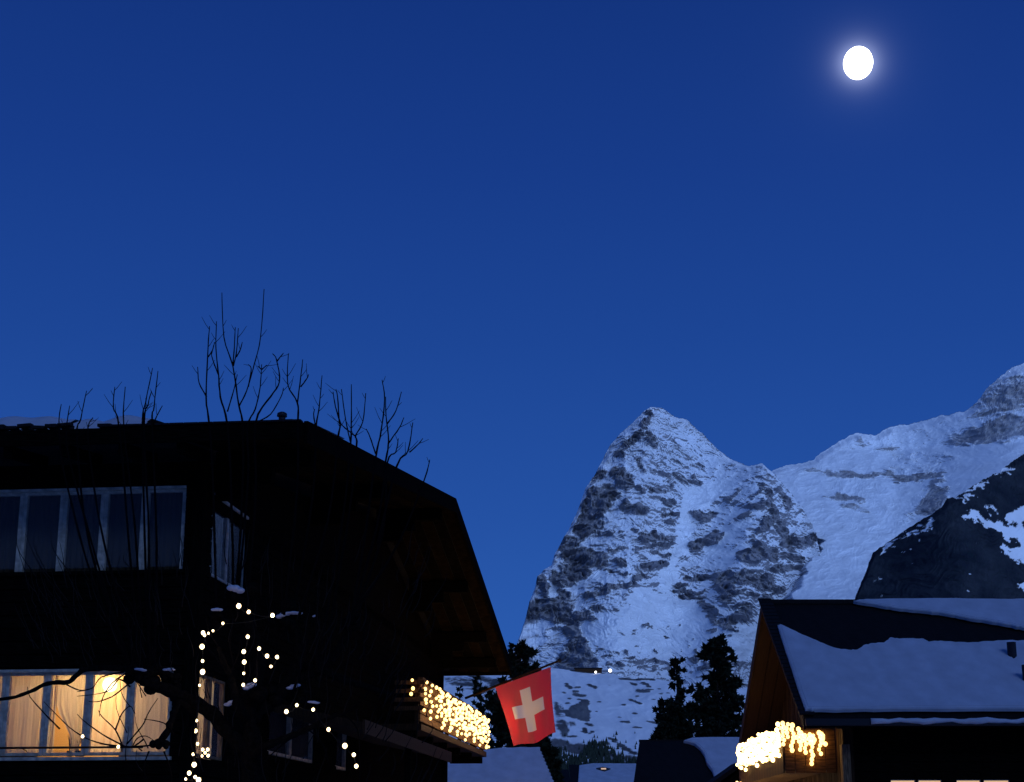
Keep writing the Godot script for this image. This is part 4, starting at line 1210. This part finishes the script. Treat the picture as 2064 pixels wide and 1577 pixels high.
func make_conifers() -> void:
	var base := at(1453, 1600, 76)
	base.y = 0
	var top := at(1453, 1284, 76).y
	conifer("pine_tree", "taller dark stone pine just left of the right chalet", base, top, func(f): return 0.55 + 0.25 * sin(f * 30.0) if f > 0.80 else 1.5 * (0.98 - f) * (1.0 + 0.4 * sin(f * 40.0)) + 0.75, 150, -0.25, 0.4, "dark conifers behind the houses")
	base = at(1371, 1600, 74)
	base.y = 0
	top = at(1371, 1327, 74).y
	conifer("pine_tree", "smaller stone pine with a thin spire, left of the taller pine", base, top, func(f): return 0.16 + 1.2 * (1.0 - f) if f > 0.8 else 0.9 + 1.0 * (0.8 - f), 100, -0.25, 0.32, "dark conifers behind the houses")
	base = at(1366, 1600, 70)
	base.y = 0
	top = at(1366, 1418, 70).y
	conifer("yew_bush", "dense rounded dark evergreen below the thin pine spire", base, top, func(f): return 0.95 * sqrt(maxf(0.02, 1.0 - pow(maxf(0.0, (f - 0.45) / 0.55), 2.0))), 190, -0.1, 0.26, "", 3.0, 0.3)
	base = at(1345, 1600, 69)
	base.y = 0
	top = at(1345, 1455, 69).y
	conifer("yew_bush", "lower evergreen bulge at the left of the rounded one", base, top, func(f): return 0.75 * sqrt(maxf(0.02, 1.0 - pow(maxf(0.0, (f - 0.5) / 0.5), 2.0))), 120, -0.1, 0.24, "", 3.0, 0.3)
	base = at(1440, 1600, 72)
	base.y = 0
	top = at(1440, 1452, 72).y
	conifer("juniper_bush", "low dark evergreen filling the gap under the taller pine", base, top, func(f): return 1.7 * sqrt(maxf(0.02, 1.0 - f)), 150, -0.1, 0.3, "", 2.6, 0.3)
	base = at(1062, 1600, 66)
	base.y = 0
	top = at(1047, 1296, 66).y
	conifer("spruce_tree", "dark spruce standing behind the red flag and the roof corner", base + Vector3(-0.25, 0, 0), top, func(f): return 0.3 + 3.2 * (1.0 - f) if f > 0.7 else 1.25 + 0.8 * (0.7 - f), 170, 0.5, 0.36, "dark conifers behind the houses", 1.3)
	base = at(968, 1600, 84)
	base.y = 0
	top = at(968, 1357, 84).y
	conifer("spruce_tree", "small slim spruce between the balcony lights and the flag pole", base, top, func(f): return 0.1 + 2.4 * (1.0 - f) if f > 0.75 else 0.75, 90, 0.5, 0.3, "dark conifers behind the houses", 1.3)
	base = at(1100, 1600, 72)
	base.y = 0
	top = at(1100, 1492, 72).y
	conifer("juniper_bush", "dark bushes below the flag, right of the snowy roof", base, top, func(f): return 1.0 * sqrt(maxf(0.02, 1.0 - f)) + 0.2, 120, -0.1, 0.3, "", 2.4, 0.3)
	base = at(925, 1600, 90)
	base.y = 0
	top = at(925, 1378, 90).y
	conifer("shrub", "thin dark treetop just above the handrail of the lit balcony", base, top, func(f): return 0.12 + 0.5 * (1.0 - f), 60, 0.3, 0.25, "")

# ---------------------------------------------------------------- pollard tree in front of the left chalet
func limb(tree: Node, called: String, pts: Array, r0: float, r1: float, m: Material, steps := 4, power := 1.0, sprigs := 0) -> MeshInstance3D:
	var c := []
	for q in pts: c.append(at(q[0], q[1], q[2]))
	var line := curve(c, steps)
	var rad := []
	for i in line.size():
		var t := float(i) / (line.size() - 1)
		rad.append(lerpf(r0, r1, pow(t, power)) * (1.0 + 0.12 * sin(i * 2.3 + r0 * 900.0)))
		if i > 0 and i < line.size() - 1:
			line[i] += Vector3(rng.randf_range(-1, 1), rng.randf_range(-1, 1), rng.randf_range(-1, 1)) * rad[-1] * 0.22
	var st := mb()
	tube(st, line, rad, 8 if r0 > 0.03 else 5)
	for k in sprigs:
		var i := rng.randi_range(line.size() / 2, line.size() - 2)
		var a: Vector3 = line[i]
		var along: Vector3 = (line[i + 1] - a).normalized()
		var side := along.cross(Vector3(0.15 * rng.randfn(), 0.2 * rng.randfn(), 1)).normalized() * (1.0 if rng.randf() < 0.5 else -1.0)
		var l := rng.randf_range(0.03, 0.16)
		tube(st, [a, a + (along * 0.75 + side * 0.55) * l * 0.5, a + (along * 0.95 + side * 0.6) * l], [0.0034, 0.0028, 0.0018], 4)
	return part(called, st, m, tree)

func make_pollard_tree() -> void:
	var base := at(515, 1640, 15.5)
	var tree := thing("pollard_tree", "bare pollarded tree with knobbly boughs and upright shoots before the left chalet", "tree", Vector3.ZERO)
	var B: Material = M.bark
	var foot := Vector3(base.x, 0, -15.5)
	var st := mb()
	var knee := at(507, 1520, 15.5)
	tube(st, curve([foot, foot.lerp(knee, 0.5) + Vector3(0.03, 0, 0), knee, at(503, 1470, 15.5)], 4), [0.13, 0.125, 0.12, 0.115, 0.11, 0.108, 0.105, 0.10, 0.10, 0.095, 0.09, 0.085, 0.075], 12)
	part("trunk", st, B, tree)
	# boughs
	limb(tree, "bough", [[500, 1515, 15.5], [455, 1468, 15.4], [415, 1428, 15.4], [372, 1408, 15.3], [328, 1390, 15.2], [285, 1362, 15.1], [262, 1350, 15.1]], 0.075, 0.05, B)
	limb(tree, "bough", [[355, 1412, 15.3], [352, 1385, 15.3], [338, 1362, 15.3], [318, 1352, 15.3], [296, 1362, 15.2]], 0.06, 0.05, B)
	limb(tree, "bough", [[505, 1500, 15.5], [500, 1450, 15.5], [506, 1400, 15.6], [524, 1340, 15.7], [508, 1270, 15.7], [478, 1215, 15.7]], 0.075, 0.05, B)
	limb(tree, "bough", [[505, 1450, 15.6], [548, 1410, 15.7], [585, 1370, 15.8], [604, 1310, 15.9], [590, 1265, 15.9], [572, 1248, 15.9]], 0.07, 0.05, B)
	limb(tree, "bough", [[505, 1530, 15.5], [525, 1512, 15.3], [548, 1500, 15.2], [600, 1478, 15.2], [645, 1458, 15.2], [680, 1440, 15.2]], 0.045, 0.018, B)
	limb(tree, "bough", [[585, 1372, 15.8], [640, 1350, 16.0], [690, 1300, 16.2], [705, 1260, 16.2]], 0.05, 0.035, B)
	limb(tree, "bough", [[392, 1438, 15.4], [362, 1415, 15.2], [350, 1440, 15.1], [340, 1470, 15.0], [322, 1498, 15.0]], 0.03, 0.034, B)
	limb(tree, "bough", [[262, 1350, 15.1], [210, 1347, 15.0], [165, 1353, 15.0], [140, 1374, 14.9], [95, 1378, 14.9], [62, 1394, 14.9], [20, 1408, 14.8], [-40, 1412, 14.8]], 0.03, 0.013, B)
	limb(tree, "bough", [[170, 1352, 15.0], [158, 1340, 15.0], [152, 1330, 15.0]], 0.014, 0.008, B)
	limb(tree, "bough", [[640, 1350, 16.0], [720, 1380, 16.2], [790, 1400, 16.4]], 0.05, 0.02, B)
	limb(tree, "bough", [[500, 1455, 15.5], [480, 1425, 15.2], [474, 1400, 15.1], [462, 1360, 15.1], [440, 1305, 15.1]], 0.05, 0.02, B)
	# knobs where the shoots are cut back each year
	var knobs := {"a": [262, 1352, 15.1, 0.085], "b": [300, 1372, 15.15, 0.13], "c": [340, 1368, 15.3, 0.09], "d": [476, 1212, 15.7, 0.15], "e": [572, 1252, 15.9, 0.16], "f": [592, 1398, 15.8, 0.12], "g": [320, 1500, 15.0, 0.075], "h": [706, 1258, 16.2, 0.12], "i": [515, 1400, 15.6, 0.15], "j": [436, 1245, 15.5, 0.10], "k": [640, 1350, 16.0, 0.12]}
	for k in knobs:
		var q: Array = knobs[k]
		var c := at(q[0], q[1], q[2])
		st = mb()
		for i in 9:
			var off: Vector3 = Vector3(rng.randfn(), rng.randfn() * 0.6, rng.randfn()) * q[3] * 0.45
			ball(st, c + off, Vector3(1.0, rng.randf_range(0.6, 1.1), 0.9) * q[3] * rng.randf_range(0.28, 0.55), 9, 6)
		part("knob", st, B, tree)
	# shoots: each starts at a knob or on an older shoot
	var S: Material = M.shoot_bark
	var R0 := 0.014
	for q in [
		[[262, 1345], [190, 1180], [130, 960], [118, 862], [123, 815]], [[262, 1345], [200, 1150], [140, 930], [134, 865], [140, 818]], [[262, 1345], [180, 1100], [155, 885], [162, 845], [174, 788]], [[280, 1350], [210, 1100], [177, 885], [187, 842]],
		[[280, 1350], [260, 1100], [240, 865], [228, 822], [231, 780]], [[290, 1355], [270, 1050], [249, 862], [252, 780]], [[300, 1360], [292, 1100], [287, 860], [293, 812], [307, 742]], [[300, 1360], [300, 1100], [290, 860], [298, 815], [305, 788]], [[310, 1360], [315, 1100], [306, 862], [310, 820], [318, 748]], [[306, 862], [316, 838], [327, 818]],
		[[476, 1200], [488, 1000], [489, 860], [481, 818], [469, 738], [451, 680], [447, 590]], [[469, 738], [472, 700], [474, 660]], [[470, 738], [477, 705], [480, 662]], [[476, 720], [484, 705], [488, 690]], [[482, 818], [497, 788], [512, 735], [525, 680], [532, 583]], [[500, 780], [506, 745], [500, 735]],
		[[436, 1240], [430, 1000], [422, 860], [415, 800], [419, 700], [422, 658]], [[416, 800], [401, 772], [398, 740]], [[419, 720], [428, 706], [432, 690]], [[470, 1200], [466, 1000], [458, 858], [444, 800], [440, 755], [435, 700], [436, 648]], [[458, 830], [470, 790], [478, 755]], [[440, 755], [430, 730], [425, 712]],
		[[480, 1200], [500, 960], [498, 862], [514, 825], [524, 780], [527, 735]], [[527, 745], [519, 738]], [[527, 745], [538, 736]], [[500, 1200], [515, 1000], [514, 856], [545, 800], [563, 770], [557, 725], [549, 713]], [[558, 728], [571, 712]], [[520, 850], [545, 835], [566, 800], [571, 782]],
		[[572, 1240], [598, 1000], [600, 850], [599, 812], [580, 775], [581, 713]], [[599, 812], [606, 760], [610, 725]], [[606, 780], [618, 764], [622, 755]], [[590, 1245], [630, 1000], [637, 865], [643, 820], [649, 757]], [[636, 862], [632, 838], [634, 825]],
		[[600, 1250], [660, 1050], [680, 890], [685, 855], [676, 820], [671, 790]], [[640, 1340], [690, 1050], [706, 900], [708, 840], [708, 775]], [[706, 890], [697, 850], [688, 785]], [[684, 855], [680, 800], [677, 785]], [[650, 1340], [700, 1060], [718, 905], [717, 878], [731, 850], [737, 793]], [[717, 880], [690, 858], [684, 845]],
		[[706, 1250], [740, 1050], [757, 922], [768, 870], [775, 805], [770, 766]], [[706, 1250], [760, 1060], [777, 932], [783, 890], [778, 840], [777, 800]], [[780, 855], [798, 828], [809, 790]], [[757, 915], [745, 880], [738, 865]], [[706, 1260], [770, 1080], [780, 935], [797, 912], [803, 884]], [[760, 1100], [800, 940], [822, 910], [832, 852]], [[825, 912], [841, 898], [852, 884]], [[700, 1260], [800, 1100], [854, 970], [866, 927]], [[782, 895], [805, 862], [814, 842]],
		[[569, 1238], [568, 1170], [568, 1098]], [[735, 1335], [734, 1280], [736, 1220]], [[640, 1350], [637, 1250], [645, 1180]], [[592, 1390], [618, 1300], [617, 1200]]
	]:
		var pts := []
		var d0: float = 15.4 + 0.9 * rng.randf()
		for p in q: pts.append([p[0], p[1], d0])
		var main: bool = q[0][1] > 1000
		limb(tree, "shoot", pts, R0 if main else 0.008, 0.0042, S, 4, 1.0, 4 if main else 1)
	# finer twigs drawn before the lit windows and the dark wall
	for q in [
		[[322, 1500], [262, 1506], [195, 1497], [150, 1475], [112, 1440], [88, 1415]], [[250, 1505], [205, 1480], [170, 1455], [155, 1440]], [[245, 1500], [232, 1472], [205, 1445], [198, 1432]], [[232, 1472], [245, 1440], [262, 1424], [272, 1440]], [[255, 1500], [285, 1465], [300, 1435], [318, 1408]], [[290, 1490], [268, 1506], [275, 1490], [292, 1484], [308, 1492]],
		[[262, 1352], [225, 1378], [205, 1412], [200, 1445]], [[258, 1380], [225, 1405], [195, 1415], [178, 1414]], [[250, 1355], [205, 1365], [185, 1388], [155, 1395]], [[130, 1378], [160, 1392], [185, 1388]], [[262, 1385], [240, 1370], [215, 1395], [155, 1404]], [[120, 1470], [90, 1440], [60, 1405], [55, 1385]], [[350, 1480], [330, 1458], [290, 1450]],
		[[262, 1350], [215, 1310], [180, 1272], [170, 1262]], [[175, 1268], [150, 1240], [120, 1195], [98, 1170]], [[178, 1268], [130, 1285], [75, 1265]], [[190, 1262], [198, 1215], [194, 1165]], [[165, 1255], [150, 1225], [110, 1205], [70, 1180]], [[135, 1275], [145, 1230], [158, 1190]], [[268, 1345], [262, 1290], [268, 1230], [235, 1180], [220, 1130]], [[268, 1232], [290, 1215]], [[300, 1355], [310, 1310], [330, 1290]], [[320, 1355], [300, 1300], [298, 1260]], [[110, 1240], [60, 1225]],
		[[600, 1478], [560, 1510], [530, 1540], [512, 1577]], [[470, 1512], [500, 1560], [520, 1600]], [[620, 1470], [650, 1500], [665, 1550]], [[660, 1450], [700, 1435], [740, 1400], [760, 1360]], [[690, 1440], [720, 1470], [725, 1540], [723, 1600]], [[790, 1400], [820, 1350], [850, 1310]], [[440, 1305], [420, 1270], [415, 1240]], [[452, 1350], [430, 1320], [408, 1290]], [[462, 1360], [480, 1320], [484, 1290]], [[455, 1380], [470, 1350], [463, 1300], [470, 1260]], [[300, 1515], [290, 1550], [300, 1600]], [[330, 1515], [345, 1560], [342, 1600]], [[460, 1530], [458, 1580]]
	]:
		var pts := []
		var d0 := 14.7 + 0.6 * rng.randf()
		for p in q: pts.append([p[0], p[1], d0])
		limb(tree, "twig", pts, 0.0085, 0.003, S, 4)
	# a tangle of hair-fine twigs all through the crown
	st = mb()
	for k in 280:
		var px := rng.randf_range(60, 860)
		var py := rng.randf_range(1130, 1600)
		if px < 250: py = rng.randf_range(1150, 1345)
		if px > 300 and px < 360 and py > 1400: continue
		var d0 := rng.randf_range(14.6, 16.4)
		var len := rng.randf_range(25, 95)
		var lean := (px - 470.0) / 700.0 + rng.randf_range(-0.35, 0.35)
		var pts := []
		var rad := []
		for i in 6:
			var t := i / 5.0
			pts.append(at(px + lean * len * t * (1.2 - 0.5 * t) + 3.0 * sin(t * 5.0 + px), py - len * t, d0 + 0.1 * t))
			rad.append(lerpf(0.0055, 0.0018, t))
		tube(st, pts, rad, 4)
	meta(part("fine_twigs", st, M.twig_bark, tree), "", "", "", "stuff")
	# snow lying on knobs and forks
	for q in [[475, 1187, 15.6, 0.075, 0.035, -0.3], [570, 1240, 15.8, 0.06, 0.025, 0.35], [592, 1236, 15.8, 0.075, 0.016, 0.0], [437, 1229, 15.4, 0.05, 0.016, 0.0], [466, 1417, 15.3, 0.06, 0.02, 0.4], [591, 1384, 15.7, 0.06, 0.018, 0.4], [503, 1383, 15.4, 0.055, 0.025, 0.5], [283, 1350, 15.0, 0.05, 0.012, -0.2], [340, 1350, 15.1, 0.05, 0.012, 0.0], [632, 1416, 15.2, 0.05, 0.012, -0.15], [634, 1242, 16.0, 0.02, 0.01, 0.3]]:
		st = mb()
		var c := at(q[0], q[1], q[2])
		st.set_smooth_group(0)
		for i in 3:
			var t := (i - 1) * 0.55
			ball(st, Vector3(t * q[3], t * q[3] * q[5] - q[4] * 0.3 * absf(t), 0) + c, Vector3(q[3] * 0.62, q[4] * (1.0 - 0.3 * absf(t)), q[3] * 0.6), 10, 6)
		part("snow", st, M.snow, tree)

# ---------------------------------------------------------------- lights
func omni(parent: Node, called: String, where: Vector3, energy: float, size: float, c := Color(1.0, 0.62, 0.26)) -> void:
	var l := OmniLight3D.new()
	l.name = numbered(called, parent)
	l.light_color = c.linear_to_srgb()
	l.light_energy = energy
	l.light_size = size
	l.omni_range = 60.0
	l.omni_attenuation = 2.0
	l.shadow_enabled = true
	parent.add_child(l, true)
	l.position = where

func bulb_mesh(r: float) -> Mesh:
	var st := mb()
	ball(st, Vector3.ZERO, Vector3(r, r * 1.12, r), 8, 6)
	st.generate_normals()
	return st.commit()

func bulb(parent: Node, mesh: Mesh, where: Vector3, m: Material) -> void:
	var b := part("bulb", mesh, m, parent)
	b.position = where
	b.scale = Vector3.ONE * rng.randf_range(0.82, 1.15)

func make_lights() -> void:
	# pendant lamp in the lit room
	var lp := on_chalet(221, 1381, 2, -1.1)
	var lamp := thing("pendant_lamp", "glowing round pendant lamp hanging behind the lower window curtain", "lamp", chalet_xf() * lp, CHALET_TURN)
	var st := mb()
	ball(st, Vector3.ZERO, Vector3.ONE * 0.11, 14, 10)
	part("lamp_globe", st, M.lamp_globe, lamp)
	st = mb()
	tube(st, [Vector3(0, 0.14, 0), Vector3(0, 4.5 - lp.y, 0)], [0.008, 0.008], 5)
	part("cord", st, M.wire, lamp)
	omni(lamp, "lamp_light", Vector3.ZERO, 2.0, 0.1, Color(1.0, 0.74, 0.42))
	# hanging curtain of lights on the left chalet's balcony
	var xf := chalet_xf()
	var cur := thing("light_curtain", "dense icicle lights hanging along the left chalet balcony beside the flag", "string lights", CHALET, CHALET_TURN)
	var bm := bulb_mesh(0.036)
	var wires := mb()
	tube(wires, [Vector3(1.1, 5.27, -13.5), Vector3(1.1, 5.27, -24.85)], [0.006, 0.006], 4)
	var z := -13.52
	var col := 0
	while z > -24.9:
		var drop := (6 if z < -17.0 else 5) + (col * 7 + 3) % 4
		if col == 0: drop = 6
		var x := 1.1
		var y := 5.26
		for k in drop:
			var p := Vector3(x + 0.02 + 0.05 * rng.randf(), y - 0.02 - rng.randf() * 0.07, z + rng.randf_range(-0.17, 0.17))
			bulb(cur, bm, p, M.bulb)
			y -= 0.105 if z < -17.0 else 0.12
		tube(wires, [Vector3(x, 5.27, z), Vector3(x, y + 0.1, z)], [0.004, 0.004], 4)
		z -= 0.3 + 0.12 * rng.randf() if col > 1 else 0.85
		col += 1
	for q in [Vector3(0.86, 5.24, -13.4), Vector3(0.88, 5.06, -13.4), Vector3(0.84, 4.94, -13.4)]:
		bulb(cur, bm, q, M.bulb)
	part("wire", wires, M.wire, cur)
	for k in 9: omni(cur, "curtain_light", Vector3(1.5, 4.85, -14.2 - k * 1.3), 0.34, 0.25)
	# thick tangle of lights on the right chalet's balcony
	var rc := thing("light_curtain", "blazing tangle of warm lights on the right chalet balcony", "string lights", RIGHT)
	wires = mb()
	var rm := bulb_mesh(0.045)
	var zz := -1.5
	col = 0
	while zz > -8.5:
		var top := 4.14 + 0.04 * sin(zz * 3.0)
		if col == 0 or col == 13: top = 4.27
		var n := 5 + (col * 3) % 4 / 2
		for k in n:
			bulb(rc, rm, Vector3(-0.26 - 0.06 * rng.randf(), top - k * 0.108 - 0.06 * rng.randf(), zz + rng.randf_range(-0.12, 0.12)), M.bright_bulb if rng.randf() < 0.8 else M.bulb)
		tube(wires, [Vector3(-0.29, top, zz), Vector3(-0.29, top - n * 0.11, zz)], [0.004, 0.004], 4)
		zz -= 0.25
		col += 1
	for q in [[-0.2, 4.1, 6], [-0.12, 4.08, 4], [-0.02, 4.06, 7], [0.1, 3.98, 4], [0.16, 3.9, 5], [0.27, 3.84, 5], [0.34, 3.86, 3], [0.4, 3.78, 7], [0.46, 3.84, 2], [0.57, 3.9, 6], [0.63, 3.88, 3], [0.66, 3.84, 3]]:
		for k in q[2]:
			bulb(rc, rm, Vector3(q[0] + rng.randf_range(-0.03, 0.03), q[1] + 0.14 - k * 0.088, -1.4), M.bulb)
		tube(wires, [Vector3(q[0], q[1] + 0.14, -1.43), Vector3(q[0], q[1] + 0.14 - q[2] * 0.09, -1.43)], [0.004, 0.004], 4)
	for k in 22:
		bulb(rc, rm, Vector3(-0.29 + rng.randf_range(-0.07, 0.07), 3.25 - rng.randf() * 0.5, -8.2 + rng.randf_range(-0.3, 0.3)), M.bulb)
	part("wire", wires, M.wire, rc)
	for k in 3: omni(rc, "curtain_light", Vector3(-0.65, 3.9, -2.4 - k * 2.5), 0.2, 0.25)
	omni(rc, "curtain_light", Vector3(0.35, 3.95, -1.15), 0.05, 0.2)
	# unseen bulbs and lamps added below the balcony to light its underside
	for k in 26:
		bulb(rc, rm, Vector3(-0.3 + rng.randf_range(-0.05, 0.05), 2.72 - rng.randf() * 0.35, -8.2 + k * 0.2 + rng.randf_range(-0.1, 0.1)), M.bulb)
	for k in 2: omni(rc, "curtain_light", Vector3(-0.45, 2.55, -7.2 + k * 2.6), 0.5, 0.25)
	# bulbs strung through the pollard tree
	var tl := thing("tree_lights", "scattered warm bulbs strung through the bare pollarded tree", "string lights")
	var big := bulb_mesh(0.019)
	var small := bulb_mesh(0.0125)
	var d := 15.0
	var prev := Vector3.ZERO
	wires = mb()
	for q in [[481, 1222, 1], [501, 1234, 1], [549, 1241, 1], [449, 1257, 0], [429, 1272, 0], [420, 1277, 0], [409, 1276, 1], [412, 1281, 0], [407, 1304, 1], [408, 1333, 0], [408, 1355, 1], [402, 1382, 0], [396, 1453, 0], [394, 1474, 1], [398, 1500, 0], [389, 1521, 0], [391, 1542, 1], [381, 1559, 1], [374, 1571, 0], [393, 1567, 0], [400, 1573, 1],
		[0, 0, 0], [499, 1284, 1], [491, 1314, 1], [492, 1335, 1], [491, 1358, 0], [490, 1381, 0], [514, 1372, 0], [0, 0, 0], [522, 1308, 1], [538, 1323, 1], [558, 1325, 1], [546, 1344, 0], [0, 0, 0], [577, 1435, 1], [598, 1422, 0], [631, 1431, 0], [662, 1471, 1], [695, 1504, 1], [713, 1522, 1], [718, 1545, 1], [0, 0, 0], [166, 1485, 0], [238, 1506, 0]]:
		if q[0] == 0:
			prev = Vector3.ZERO
			continue
		var p := at(q[0], q[1], d - 0.1 + 0.2 * rng.randf())
		bulb(tl, big if q[2] else small, p, M.tree_bulb)
		if prev != Vector3.ZERO:
			var back := Vector3(0, 0, -0.03)
			tube(wires, curve([prev + back, (prev + p) / 2 + back - Vector3(0, 0.02, 0), p + back], 2), [0.003, 0.003, 0.003, 0.003, 0.003], 4)
		prev = p
	part("wire", wires, M.wire, tl)
	omni(tl, "string_light", at(480, 1300, 14.7), 0.012, 0.15, Color(1.0, 0.72, 0.4))
	omni(tl, "string_light", at(400, 1500, 14.7), 0.012, 0.15, Color(1.0, 0.72, 0.4))
	# star ornament of lights in front of the side window
	var star := thing("light_ornament", "small cluster of four lights hanging before the lit side window", "ornament", at(413, 1518, 15.2))
	for q in [[-0.014, 0.02], [0.014, 0.02], [-0.016, -0.02], [0.018, -0.018], [0.0, 0.0]]:
		bulb(star, small, Vector3(q[0] * 1.6, q[1] * 1.4, 0), M.tree_bulb)

# ---------------------------------------------------------------- flag on its pole
func make_flag() -> void:
	var a := at(938, 1408, 46.8)
	var b := at(1128, 1332, 45.4)
	var pole := thing("flag_pole", "dark slanted flag pole reaching out from the lit balcony", "flag pole", a)
	var st := mb()
	tube(st, [Vector3.ZERO, b - a], [0.035, 0.028], 8)
	part("pole", st, M.brown_wood_deep, pole)
	st = mb()
	ball(st, b - a, Vector3.ONE * 0.06, 10, 8)
	part("finial", st, M.metal, pole)
	var tl := at(998, 1386, 46.15)
	var tr := at(1110, 1345, 45.55)
	var br := at(1120, 1478, 45.6)
	var bl := at(1035, 1505, 46.1)
	var o := thing("flag", "red square flag with a white cross hanging from the slanted pole", "flag", tl)
	var n := 40
	var p := func(u: float, v: float) -> Vector3:
		var top := tl.lerp(tr, u)
		var low := bl.lerp(br, u)
		var q := top.lerp(low, v)
		q += Vector3(0, (-0.06 * sin(PI * u) + 0.03 * sin(u * 9.0)) * v, 0) + Vector3(-0.06, 0, 0) * sin(PI * v) * (u - 0.5) 
		var w := (0.10 * sin(u * 6.5 + v * 1.8) + 0.05 * sin(u * 14.0 - v * 3.0) + 0.03 * sin(u * 23.0 + v * 5.0)) * (0.25 + 0.75 * v)
		return q + Vector3(0, 0, w) - tl
	var cross := func(u: float, v: float) -> bool:
		var x := absf(u - 0.5)
		var y := absf(v - 0.5)
		return (x < 0.1 and y < 0.325) or (y < 0.1 and x < 0.325)
	var red := mb()
	var white := mb()
	red.set_smooth_group(0)
	white.set_smooth_group(0)
	for i in n:
		for j in n:
			var white_here: bool = (cross as Callable).call((i + 0.5) / n, (j + 0.5) / n)
			var s := white if white_here else red
			var u0 := float(i) / n
			var u1 := float(i + 1) / n
			var v0 := float(j) / n
			var v1 := float(j + 1) / n
			quad(s, (p as Callable).call(u0, v0), (p as Callable).call(u1, v0), (p as Callable).call(u1, v1), (p as Callable).call(u0, v1), Vector3.BACK)
	part("cloth", red, M.flag_red, o)
	part("cross", white, M.flag_white, o)

func make_moon() -> void:
	var dist := 16000.0
	var c := at(MOON_AT.x, MOON_AT.y, dist)
	var st := mb()
	var r := 34.0 / FOCAL * dist
	ball(st, Vector3.ZERO, Vector3(r * 0.95, r * 1.1, r), 40, 24)
	var m := part("moon", st, M.moon, self)
	m.position = c
	m.rotation.z = -0.15
	meta(m, "bright white gibbous moon high in the dark blue sky", "moon")
